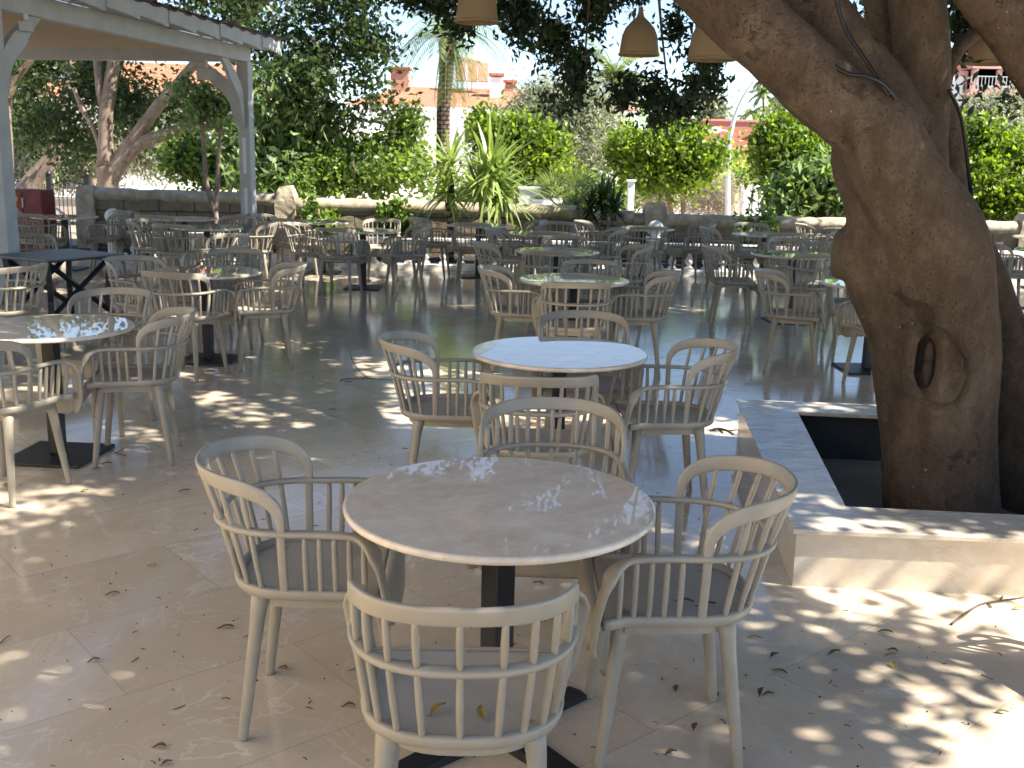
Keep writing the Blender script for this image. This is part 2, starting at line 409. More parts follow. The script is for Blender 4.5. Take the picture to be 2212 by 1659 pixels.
M['pave'] = mat_simple('pale_concrete_paving', (.60, .52, .45), .9, .1, 1.2)
M['road'] = mat_simple('asphalt', (.07, .07, .072), .85, .15, 3, bmp=.2, bscale=80)
M['creamwall'] = mat_simple('cream_wall_render', (.80, .68, .50), .85, .06, 2)
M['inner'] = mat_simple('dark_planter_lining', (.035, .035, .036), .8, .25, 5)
M['metal'] = mat_simple('galvanised_pole', (.62, .64, .66), .45, .05, 3)
M['cable'] = mat_simple('black_rubber_cable', (.008, .008, .009), .5, .1)
M['twig'] = mat_simple('grey_brown_twig', (.09, .065, .05), .8, .3, 30)
M['lf_green'] = mat_simple('fallen_leaf_olive', (.10, .12, .02), .6, .4, 60)
M['lf_yellow'] = mat_simple('fallen_leaf_yellow', (.34, .24, .03), .6, .3, 60)
M['lf_brown'] = mat_simple('fallen_leaf_brown', (.13, .06, .025), .7, .4, 60)
M['debris'] = mat_simple('dark_debris', (.03, .02, .015), .8, .5, 90)
M['beige'] = mat_simple('beige_panel', (.58, .47, .33), .8, .08, 3)
M['bluepaint'] = mat_simple('blue_paint', (.08, .25, .55), .5, .1)
#PART2
# ------------------------------------------------------------------ ground
def sheet(name, x0, x1, y0, y1, z, mat, n=1):
    mb = MB()
    for i in range(n):
        xa = x0 + (x1 - x0) * i / n; xb = x0 + (x1 - x0) * (i + 1) / n
        mb.add([(xa, y0, z), (xb, y0, z), (xb, y1, z), (xa, y1, z)], [(0, 1, 2, 3)])
    o = mb.build(name, mat); tag(o, kind='structure'); return o
sheet('ground', -700, 700, -300, 900, -.06, M['ground'])
# terrace floor: a slab with a hole for the planter
PL = [(1.19, 4.10), (3.62, 3.95), (3.80, 6.26), (1.44, 6.44)]          # planter outline on the floor
PLi = [(1.30, 4.20), (3.52, 4.06), (3.68, 6.16), (1.54, 6.34)]
def terrace():
    mb = MB()
    X0, X1, Y0, Y1 = -16, 14, -7, 16.35
    o = [(X0, Y0), (X1, Y0), (X1, Y1), (X0, Y1)]
    vs = [(x, y, 0) for x, y in o] + [(x, y, 0) for x, y in PLi]
    mb.add(vs, [(0, 1, 5, 4), (1, 2, 6, 5), (2, 3, 7, 6), (3, 0, 4, 7)])
    ob = mb.build('terrace_floor', M['floor']); tag(ob, kind='structure')
terrace()
sheet('planting_strip', -16, 14, 16.35, 18.9, -.02, M['soil'])
sheet('pavement', -60, 90, 24.5, 62, -.03, M['pave'])
sheet('road', -200, 260, 62, 74, -.05, M['road'])

# ------------------------------------------------------------------ planter
def planter():
    root = empty('tree_planter', (2.5, 5.2, 0))
    tag(root, 'low square cream marble planter built round the big leaning tree', 'planter')
    def ring(outer, inner, z0, z1):
        mb = MB(); n = 4
        vs = [(x, y, z0) for x, y in outer] + [(x, y, z0) for x, y in inner] + [(x, y, z1) for x, y in outer] + [(x, y, z1) for x, y in inner]
        fs = []
        for i in range(n):
            j = (i + 1) % n
            fs += [(i, j, 8 + j, 8 + i), (4 + i, 12 + i, 12 + j, 4 + j), (8 + i, 8 + j, 12 + j, 12 + i), (i, 4 + i, 4 + j, j)]
        return mb.add([(x - 2.5, y - 5.2, z) for x, y, z in vs], fs)
    def grow(P, d):
        c = Vector((sum(p[0] for p in P) / 4, sum(p[1] for p in P) / 4))
        return [(p[0] + d * (1 if p[0] > c.x else -1), p[1] + d * (1 if p[1] > c.y else -1)) for p in P]
    ring(PL, grow(PL, -.12), 0, .235).build('side_panel', M['capside'], root)
    ring(grow(PL, .018), grow(PL, -.29), .235, .257).build('coping', M['cap'], root, bevel=.003)
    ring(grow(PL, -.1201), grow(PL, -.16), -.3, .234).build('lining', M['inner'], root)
    mb = MB(); mb.add([(x - 2.5, y - 5.2, -.12) for x, y in grow(PL, -.1)], [(0, 1, 2, 3)])
    mb.build('soil', M['soil'], root)
planter()

# ------------------------------------------------------------------ spindle armchair
def S(u, z):
    t = (z - .455) / .215
    a = .222 + .042 * t - .013 * t * t; b = .20 + .058 * t; y0 = -.03
    if t > 1: b += .018 * (t - 1)
    s = 1 if u >= 0 else -1; au = abs(u)
    if au <= 1:
        th = au * PI / 2; q = .80
        return Vector((s * a * math.sin(th) ** q, y0 - b * math.cos(th) ** q if th < PI / 2 - 1e-6 else y0, z))
    return Vector((s * (a + .012 * (au - 1) + .030 * max(0, min(1, (au - 1.75) / .25))), y0 + (au - 1) * .235, z))
def ribbon(mb, path, dims, n=10, sq=.6):
    """path: (u,z) list; dims: (along outward normal, along surface) half sizes per point"""
    P = [S(u, z) for u, z in path]; m = len(P); vs = []
    for i, (u, z) in enumerate(path):
        t = (P[min(i + 1, m - 1)] - P[max(i - 1, 0)]).normalized()
        du = S(u + .02, z) - S(u - .02, z); dz = S(u, z + .01) - S(u, z - .01)
        nn = du.cross(dz).normalized()
        nn = (nn - t * nn.dot(t)).normalized(); wv = t.cross(nn)
        dn, dw = dims[i] if isinstance(dims, list) else dims
        for k in range(n):
            a = 2 * PI * k / n; ca, sa = math.cos(a), math.sin(a)
            vs.append(P[i] + nn * dn * math.copysign(abs(ca) ** sq, ca) + wv * dw * math.copysign(abs(sa) ** sq, sa))
    fs = [(i * n + k, i * n + (k + 1) % n, (i + 1) * n + (k + 1) % n, (i + 1) * n + k) for i in range(m - 1) for k in range(n)]
    fs += [tuple(reversed(range(n))), tuple(range((m - 1) * n, m * n))]
    mb.add(vs, fs, True)
def cm2(path, k=4):
    q = catmull([Vector((u, z, 0)) for u, z in path], k); return [(p.x, p.y) for p in q]
HOOP = [(.93, .475), (.935, .55), (.94, .64), (.945, .69), (.94, .725), (.905, .760), (.82, .788), (.66, .805), (.34, .816), (0, .820)]
def hoop_z(u):
    u = abs(u); h = HOOP[4:]
    for (a, za), (b, zb) in zip(h, h[1:]):
        if b <= u <= a: return za + (zb - za) * (a - u) / (a - b)
    return .82
def chair_meshes():
    parts = []
    def fin(name, mb, mat):
        me = mb.mesh(name); bm = bmesh.new(); bm.from_mesh(me)
        bmesh.ops.recalc_face_normals(bm, faces=bm.faces); bm.to_mesh(me); bm.free()
        me.materials.append(mat); parts.append((name, me))
    # seat rim
    mb = MB(); us = [(-2.02 + 4.04 * i / 44, .478) for i in range(45)]
    ribbon(mb, us, (.012, .017)); fin('seat_rim', mb, M['chair'])
    # arm rail with the front coming down
    half = [(0, .672), (.3, .672), (.6, .672), (.85, .672), (1.0, .672), (1.25, .673), (1.5, .672), (1.72, .667), (1.88, .652), (1.98, .622), (2.04, .575), (2.09, .52), (2.12, .46), (2.13, .41), (2.11, .385)]
    full = [(-u, z) for u, z in reversed(half)][:-1] + half
    full = cm2(full, 3); dims = []
    for u, z in full:
        k = min(1, max(0, (abs(u) - 1.80) / .22)); e = min(1, max(0, (.44 - z) / .05))
        dims.append((.015 + .017 * k - .012 * e, .0095 - .001 * k))
    mb = MB(); ribbon(mb, full, dims); fin('arm_rail', mb, M['chair'])
    # back hoop
    full = HOOP + [(-u, z) for u, z in reversed(HOOP[:-1])]
    full = cm2(full, 4); dims = []
    for u, z in full:
        k = min(1, max(0, (z - .70) / .10))
        dims.append((.0085 - .001 * k, .0125 + .012 * k))
    mb = MB(); ribbon(mb, full, dims, 14, .5); fin('back_hoop', mb, M['chair'])
    # seat
    def outline(k):
        pts = []
        for i in range(41):
            u = 2.0 - 4.0 * i / 40; p = S(u, .455); pts.append((p.x * k, (p.y - .0) * k + (1 - k) * .0))
        w = S(2.0, .455); 
        for i in range(1, 12):
            x = -w.x + 2 * w.x * i / 12; pts.append((x * k, w.y * k))
        return pts
    rings = [(.985, .476), (.93, .474), (.80, .467), (.6, .460), (.35, .457), (.1, .456)]
    vs = []; 
    for k, z in rings: vs += [(x, y, z) for x, y in outline(k)]
    n = 52; fs = [(i * n + j, i * n + (j + 1) % n, (i + 1) * n + (j + 1) % n, (i + 1) * n + j) for i in range(len(rings) - 1) for j in range(n)]
    fs.append(tuple(range((len(rings) - 1) * n, len(rings) * n)))
    bm = bmesh.new(); bv = [bm.verts.new(v) for v in vs]
    for f in fs: bm.faces.new([bv[i] for i in f])
    # front roll
    w = S(2.0, .455); roll = [(w.y * .985, .476, 1.0), (w.y + .015, .473, 1.0), (w.y + .032, .455, 1.0), (w.y + .042, .42, .97), (w.y + .044, .385, .88), (w.y + .040, .365, .74)]
    prev = None
    for y, z, kx in roll:
        row = [bm.verts.new((w.x * .99 * kx * (-1 + 2 * i / 16), y + .012 * (1 - (-1 + 2 * i / 16) ** 2), z)) for i in range(17)]
        if prev:
            for i in range(16): bm.faces.new((prev[i], prev[i + 1], row[i + 1], row[i]))
        prev = row
    bmesh.ops.recalc_face_normals(bm, faces=bm.faces)
    bmesh.ops.solidify(bm, geom=bm.faces[:], thickness=.012)
    bmesh.ops.recalc_face_normals(bm, faces=bm.faces)
    me = bpy.data.meshes.new('seat'); bm.to_mesh(me); bm.free()
    me.polygons.foreach_set('use_smooth', [True] * len(me.polygons)); me.materials.append(M['seat']); parts.append(('seat', me))
    # leg frame
    mb = MB(); pts = []
    for i in range(33):
        p = S(1.8 - 3.6 * i / 32, .455); pts.append(Vector((p.x * .84, p.y * .84, .438)))
    a, b = pts[0], pts[-1]
    pts += [b.lerp(a, t) for t in (.25, .5, .75, 1.0)]
    vs = []; sec = [(-.010, -.014), (.010, -.014), (.010, .016), (-.010, .016)]
    m = len(pts)
    for i, p in enumerate(pts):
        t = (pts[(i + 1) % (m - 1)] - pts[i - 1 if i else m - 2]).normalized(); nn = Vector((t.y, -t.x, 0))
        vs += [p + nn * q[0] + Vector((0, 0, q[1])) for q in sec]
    fs = [(i * 4 + k, i * 4 + (k + 1) % 4, (i + 1) * 4 + (k + 1) % 4, (i + 1) * 4 + k) for i in range(m - 1) for k in range(4)]
    mb.add(vs, fs); fin('leg_frame', mb, M['chair'])
    # legs
    for sx in (-1, 1):
        for (ty, fy) in ((.150, .200), (-.150, -.205)):
            mb = MB(); top = Vector((sx * .168, ty, .44)); foot = Vector((sx * .205, fy, 0))
            P = [top + Vector((-sx * .02, -math.copysign(.015, ty), .005)), top, top.lerp(foot, .07), top.lerp(foot, .16), top.lerp(foot, .5), foot + Vector((0, 0, .012)), foot]
            mb.tube(P, [.033, .030, .025, .0225, .0195, .0155, .0135], 12); fin('leg', mb, M['chair'])
    # spindles
    def spin(u0, z0, u1, z1, r):
        mb = MB(); a, b = S(u0, z0), S(u1, z1); mid = a.lerp(b, .5)
        mb.tube([a, a.lerp(b, .12), mid, a.lerp(b, .88), b], [r * .8, r * .95, r * 1.08, r * .95, r * .8], 8); fin('spindle', mb, M['chair'])
    for i in range(-4, 5):
        u = i * .182; spin(u, .478, u, .668, .0088); spin(u, .676, u * 1.0, hoop_z(u) - .016, .0085)
    for s in (-1, 1):
        for u in (1.12, 1.30, 1.48, 1.66, 1.84): spin(s * u, .478, s * (u - .0), .664 if u < 1.8 else .655, .0088)
    return parts
CH = chair_meshes()
def chair(x, y, face, label, group='spindle armchairs round the terrace tables', cat='chair'):
    r = empty('armchair', (x, y, 0), R(face - 90))
    tag(r, label, cat, group)
    for nme, me in CH:
        o = bpy.data.objects.new(nme, me); col.objects.link(o); o.parent = r
    return r

# ------------------------------------------------------------------ tables
def table_meshes():
    D = {}
    mb = MB(); r = .4525; mb.lathe([(0.001, .7265), (r - .016, .7265), (r - .003, .729), (r, .733), (r, .744), (r - .0035, .748), (r - .009, .75), (.001, .75)], n=96, smooth=False)
    me = mb.mesh('table_top'); 
    fl = [abs(p.normal.z) < .95 for p in me.polygons]; me.polygons.foreach_set('use_smooth', fl)
    me.materials.append(M['table']); D['top'] = me
    def bx(parts, bev):
        mb = MB()
        for c, d, rz in parts: mb.box(c, d, rz)
        o = mb.build('tmp', M['black'], bevel=bev); me = o.data; bpy.data.objects.remove(o); return me
    D['col'] = bx([((0, 0, .367), (.074, .074, .698), 0)], .006)
    D['plate'] = bx([((0, 0, .009), (.46, .46, .018), 0)], .004)
    D['bracket'] = bx([((0, 0, .722), (.42, .05, .007), 0), ((0, 0, .7145), (.05, .42, .007), 0)], 0)
    mb = MB()
    for k in range(4):
        a = k * PI / 2; c, s = math.cos(a), math.sin(a)
        poly = [(.0, -.045), (.36, -.040), (.375, 0), (.36, .040), (.0, .045)]
        zt = [.04, .018, .014, .018, .04]
        vs = [(x * c - y * s, x * s + y * c, .001 + k * .0002) for x, y in poly] + [(x * c - y * s, x * s + y * c, z + k * .0004) for (x, y), z in zip(poly, zt)]
        mb.add(vs, [(4, 3, 2, 1, 0), (5, 6, 7, 8, 9)] + [(i, (i + 1) % 5, 5 + (i + 1) % 5, 5 + i) for i in range(5)])
    o = mb.build('tmp', M['black']); D['cross'] = o.data; bpy.data.objects.remove(o)
    return D
TM = table_meshes()
def table(x, y, label, rz=0, base='plate', z=0):
    t = empty('round_table', (x, y, 0), R(rz)); tag(t, label, 'table', 'round marble cafe tables')
    for nme, k in (('table_top', 'top'), ('column', 'col'), ('bracket', 'bracket'), ('base', base)):
        o = bpy.data.objects.new(nme, TM[k]); col.objects.link(o); o.parent = t
        if k == 'col': o.scale = (1, 1, 1)
    return t

# name, x, y, label, rotation, base
TABLES = {
 'A': (-.028, 2.908, 'round cream-brown marble table nearest the camera, on a black cross foot', 42, 'cross'),
 'B': (.242, 5.322, 'round marble table mirroring the sky, second from the camera in the middle row', 4, 'plate'),
 'C': (.494, 8.611, 'round marble table third from the camera in the middle row, top shining pale blue', 3, 'plate'),
 'D': (.452, 11.24, 'round marble table fourth from the camera in the middle row', 0, 'plate'),
 'E': (-2.58, 5.74, 'round marble table cut by the left edge of the photo, on a square black foot', -4, 'plate'),
 'F': (-2.54, 8.59, 'round marble table on a black square foot behind the left edge table', -6, 'plate'),
 'G': (-3.97, 13.57, 'round marble table just in front of the white pergola corner post', 0, 'plate'),
 'H': (-1.965, 13.6, 'round marble table on a black foot right of the pergola corner post', 0, 'plate'),
 'I': (.35, 13.84, 'round marble table behind the fourth table of the middle row', 0, 'plate'),
 'J': (3.04, 11.5, 'round marble table half hidden by the sawn stub of the leaning trunk', 5, 'plate'),
 'K': (3.04, 8.82, 'round marble table directly left of the leaning trunk, partly behind it', 2, 'plate'),
 'L': (3.454, 14.6, 'round marble table beyond the trunk stub, under the broad leaved shrub', 0, 'plate'),
 'M': (-6.41, 15.0, 'round marble table in front of the black iron gate', 0, 'plate'),
 'N': (-4.76, 15.2, 'round marble table in front of the tall dark part of the stone wall', 0, 'plate'),
 'O': (-2.78, 15.2, 'round marble table below the leafy climber at the pillar of the stone wall', 0, 'plate'),
 'P': (-.532, 15.2, 'round marble table in front of the two spiky yuccas', 0, 'plate'),
 'Q': (1.85, 15.3, 'round marble table beside the white balustrade pier with a ball on top', 0, 'plate'),
 'R': (5.12, 16.0, 'round marble table in the sun right up against the trunk in the back row', 0, 'plate'),
 'S': (7.70, 15.3, 'round marble table right of the trunk, hidden behind the back of a chair', 0, 'plate'),
 'T': (6.60, 12.88, 'round marble table at the right edge of the photo, only its rim in view', 0, 'plate'),
}
for k, (x, y, lb, rz, bs) in TABLES.items(): table(x, y, lb, rz, bs)
TN = {'A': 'the table nearest the camera', 'B': 'the second table of the middle row', 'C': 'the third table of the middle row', 'D': 'the fourth table of the middle row',
 'E': 'the table cut by the left photo edge', 'F': 'the table behind the left edge table', 'G': 'the table before the pergola corner post', 'H': 'the table right of the pergola corner post',
 'I': 'the fifth table of the middle row', 'J': 'the table half hidden by the trunk stub', 'K': 'the table directly left of the leaning trunk', 'L': 'the table beyond the trunk stub',
 'M': 'the table before the iron gate', 'N': 'the table before the dark stone wall', 'O': 'the table below the wall climber', 'P': 'the table before the yuccas',
 'Q': 'the table beside the white ball pier', 'R': 'the sunlit back row table at the trunk', 'S': 'the back table right of the trunk', 'T': 'the table at the right photo edge', 'W': 'the dark rectangular table'}
# table, side word, x, y, facing
CHAIRS = [
 ('A', 'left', -.585, 3.05, 2), ('A', 'right', .475, 2.93, 180), ('A', 'near', -.10, 2.30, 91), ('A', 'far', .145, 3.51, 268),
 ('B', 'left', -.315, 5.16, 3), ('B', 'right', .76, 5.11, 183), ('B', 'near', .12, 4.56, 89), ('B', 'far', .405, 5.83, 270),
 ('C', 'left', .05, 8.57, -3), ('C', 'right', 1.0, 8.5, 174), ('C', 'near', .46, 7.92, 92), ('C', 'far', .66, 9.05, 268),
 ('D', 'left', -.10, 11.05, 4), ('D', 'right', 1.10, 11.05, 190), ('D', 'near', .33, 10.5, 92), ('D', 'far', .56, 11.95, 266),
 ('E', 'right', -2.13, 5.76, 192), ('E', 'near', -2.56, 5.10, 74), ('E', 'far', -2.55, 6.40, 262),
 ('F', 'left', -3.02, 8.60, -30), ('F', 'right', -2.03, 8.42, 196), ('F', 'near', -2.52, 8.0, 72), ('F', 'far', -2.52, 9.32, 270),
 ('G', 'left', -4.60, 13.45, -12), ('G', 'right', -3.36, 13.35, 196), ('G', 'near', -4.15, 12.95, 84), ('G', 'far', -3.82, 14.3, 262),
 ('H', 'left', -2.58, 13.35, -8), ('H', 'right', -1.40, 13.3, 198), ('H', 'near', -2.15, 12.92, 78), ('H', 'far', -1.83, 14.3, 268),
 ('I', 'left', -.03, 13.1, -6), ('I', 'right', 1.10, 13.7, 186), ('I', 'near', .40, 13.15, 92), ('I', 'far', .57, 14.6, 268),
 ('J', 'left', 2.33, 11.15, -6), ('J', 'near', 3.07, 10.8, 96), ('J', 'far', 3.22, 12.3, 262),
 ('K', 'left', 2.36, 8.75, -14), ('K', 'near', 2.92, 8.12, 104), ('K', 'far', 3.12, 9.55, 268),
 ('L', 'left', 2.85, 14.35, -8), ('L', 'near', 3.55, 13.9, 92), ('L', 'far', 3.45, 15.35, 270), ('L', 'right', 4.15, 14.6, 184),
 ('M', 'left', -7.05, 14.85, -16), ('M', 'right', -5.78, 14.85, 194), ('M', 'near', -6.52, 14.35, 76),
 ('N', 'left', -5.40, 15.1, -10), ('N', 'right', -4.12, 15.1, 196), ('N', 'near', -4.95, 14.6, 88),
 ('O', 'left', -3.42, 15.05, -10), ('O', 'near', -3.02, 14.5, 66),
 ('P', 'left', -1.17, 15.05, -6), ('P', 'right', .10, 15.1, 190), ('P', 'near', -.58, 14.5, 88),
 ('Q', 'left', 1.18, 15.2, -8), ('Q', 'right', 2.52, 15.15, 194), ('Q', 'near', 1.80, 14.55, 94),
 ('R', 'left', 4.50, 15.7, -6), ('R', 'near', 5.10, 15.25, 94),
 ('S', 'near', 7.55, 14.55, 92), ('T', 'left', 6.0, 12.7, -10),
 ('W', 'near right', -2.87, 9.9, 184), ('W', 'near left', -3.96, 8.05, 165), ('W', 'far', -3.15, 11.1, 235), ('W', 'far left', -4.9, 10.6, 300),
]
side = {'left': 'on the left side of', 'right': 'on the right side of', 'near': 'on the near side of', 'far': 'on the far side of',
        'near right': 'at the right end of', 'near left': 'in front of', 'far left': 'behind'}
fl = {('A', 'near'): 'greige spindle armchair with its back to the camera, two yellow leaves on its seat',
      ('W', 'far'): 'greige spindle armchair standing askew behind the right end of the dark rectangular table',
      ('W', 'far left'): 'greige spindle armchair peeking out right of the near pergola post behind the dark table'}
for t, s, x, y, f in CHAIRS:
    chair(x, y, f, fl.get((t, s), 'greige spindle armchair ' + side[s] + ' ' + TN[t]))
# one armchair off to the right whose shadow falls on the floor
chair(2.33, 3.20, 200, 'greige spindle armchair just outside the right edge in front of the planter')

def dark_table():
    a, b, c = Vector((-4.079, 9.125, 0)), Vector((-3.668, 9.866, 0)), Vector((-4.60, 10.30, 0))
    # rectangle: near corner a, right corner b, back direction
    e1 = (b - a).normalized(); e2 = Vector((-e1.y, e1.x, 0)); L1 = (b - a).length; L2 = .80
    cen = a + e1 * L1 / 2 + e2 * L2 / 2
    ang = math.atan2(e1.y, e1.x)
    t = empty('dark_table', tuple(cen), ang); tag(t, 'dark grey rectangular table on crossed black metal legs beside the near pergola post', 'table')
    MB().box((0, 0, .742), (L1, L2, .014)).build('table_top', M['blacktop'], t, bevel=.002)
    MB().box((0, 0, .7245), (L1 * .86, L2 * .8, .02)).build('frame', M['black'], t)
    for sx in (-1, 1):
        for sy in (-1, 1):
            mb = MB(); P = [(sx * L1 * .40, sy * L2 * .36, .715), (sx * L1 * .37, sy * L2 * .34, .45), (sx * L1 * .36, sy * L2 * .32, .32), (sx * L1 * .44, sy * L2 * .42, 0)]
            mb.tube(catmull(P, 4), .034, 4, smooth=False); mb.build('leg', M['black'], t)
    for sy in (-1, 1):
        mb = MB()
        mb.tube([(-L1 * .38, sy * L2 * .35, .70), (L1 * .37, sy * L2 * .33, .22)], .026, 4, smooth=False)
        mb.tube([(L1 * .38, sy * L2 * .352, .70), (-L1 * .37, sy * L2 * .332, .22)], .026, 4, smooth=False)
        mb.build('cross_brace', M['black'], t)
dark_table()

# ------------------------------------------------------------------ balustrade
def balustrade():
    y = 16.0; x0, x1 = -6.25, 12.0
    r = empty('balustrade', (0, y, 0)); tag(r, 'low white cast stone balustrade with turned balusters along the back of the terrace', 'balustrade')
    MB().box(((x0 + x1) / 2, 0, .045), (x1 - x0, .24, .09)).build('plinth', M['stonewhite'], r, bevel=.008)
    piers = [-6.1, -4.03, 2.12, 6.3, 10.4]
    segs = list(zip(piers, piers[1:]))
    for a, b in segs:
        mb = MB(); mb.box(((a + b) / 2, 0, .452), (b - a - .26, .19, .055)); mb.box(((a + b) / 2, 0, .412), (b - a - .26, .14, .024)); mb.build('rail', M['stonewhite'], r, bevel=.006)
        n = int((b - a - .3) / .255)
        for i in range(n):
            x = a + .15 + (b - a - .3) * (i + .5) / n
            mb = MB(); mb.box((x, 0, .105), (.125, .125, .03)); mb.box((x, 0, .386), (.12, .12, .027))
            mb.lathe([(.05, .120), (.052, .135), (.033, .150), (.036, .16), (.055, .185), (.061, .21), (.055, .24), (.038, .275), (.028, .305), (.027, .325), (.036, .335), (.036, .345), (.05, .362), (.055, .373)], (x, 0, 0), 14)
            mb.build('baluster', M['stonewhite'], r)
    for x in piers:
        mb = MB(); mb.box((x, 0, .115), (.27, .27, .05)); mb.lathe([(.105, .14), (.10, .16), (.10, .50), (.11, .52)], (x, 0, 0), 24, smooth=False, flute=.12)
        mb.box((x, 0, .545), (.26, .26, .05)); p = mb.build('pier', M['stonewhite'], r)
        mb = MB(); mb.lathe([(.06, .571), (.05, .59)] + [(.12 * math.cos(a), .70 + .12 * math.sin(a)) for a in [R(-65 + 150 * i / 10) for i in range(11)]], (x, 0, 0), 22)
        mb.build('ball', M['stonewhite'], p)
balustrade()

# ------------------------------------------------------------------ stone wall
def rough(me, amp, sc=3.0):
    for v in me.vertices:
        c = v.co; d = mnoise.noise_vector(c * sc) * amp + mnoise.noise_vector(c * sc * 4) * amp * .35
        v.co = c + d
def grid_box(x0, x1, y0, y1, z0, z1, step=.12):
    bm = bmesh.new(); bmesh.ops.create_cube(bm, size=1)
    for v in bm.verts:
        v.co = Vector((x0 if v.co.x < 0 else x1, y0 if v.co.y < 0 else y1, z0 if v.co.z < 0 else z1))
    for ax, (a, b) in enumerate(((x0, x1), (y0, y1), (z0, z1))):
        n = max(1, int((b - a) / step)); no = [0, 0, 0]; no[ax] = 1
        for i in range(1, n):
            co = [0, 0, 0]; co[ax] = a + (b - a) * i / n
            bmesh.ops.bisect_plane(bm, geom=bm.verts[:] + bm.edges[:] + bm.faces[:], plane_co=co, plane_no=no)
    me = bpy.data.meshes.new('b'); bm.to_mesh(me); bm.free(); return me
def wall():
    y = 18.6
    r = empty('stone_wall', (0, y, 0)); tag(r, 'weathered sandstone block wall with a rough rounded coping behind the balustrade', 'wall')
    def body(x0, x1, h, name='wall_panel'):
        me = grid_box(x0, x1, -.14, .14, -.1, h - .10); rough(me, .02); link(name, me, M['stone'], r)
    def cap(x0, x1, h, z1=None):
        z1 = h if z1 is None else z1
        mb = MB(); n = int((x1 - x0) / .12) + 1
        P = [(x0 + (x1 - x0) * i / n, 0, h + (z1 - h) * i / n - .085) for i in range(n + 1)]
        mb.tube(P, [.125 * (1 + .12 * mnoise.noise(Vector((p[0] * 2, 0, 0)))) for p in P], 10)
        me = mb.mesh('coping'); rough(me, .025, 5)
        for v in me.vertices: v.co.y *= 1.5
        link('coping', me, M['stonecap'], r)
    body(-7.4, -4.18, .98); cap(-7.4, -4.18, .99, .96)
    body(-3.86, 1.05, .87); cap(-3.86, 1.05, .90, .86)
    body(1.05, 2.05, .76, 'wall_panel'); cap(1.05, 2.05, .78, .80)
    body(2.0, 14.5, .72); cap(2.05, 14.5, .76, .74)
    for x, wd, h in ((-4.02, .34, 1.12), (2.45, .42, .98), (-7.5, .34, 1.05), (9.0, .4, .95)):
        me = grid_box(x - wd / 2, x + wd / 2, -.2, .2, -.1, h, .08)
        for v in me.vertices:
            k = max(0, (v.co.z - h + .25) / .25); v.co.x = x + (v.co.x - x) * (1 - .35 * k * k); v.co.y *= 1 - .35 * k * k
        rough(me, .03); o = link('pillar', me, M['stonecap'], r)
wall()

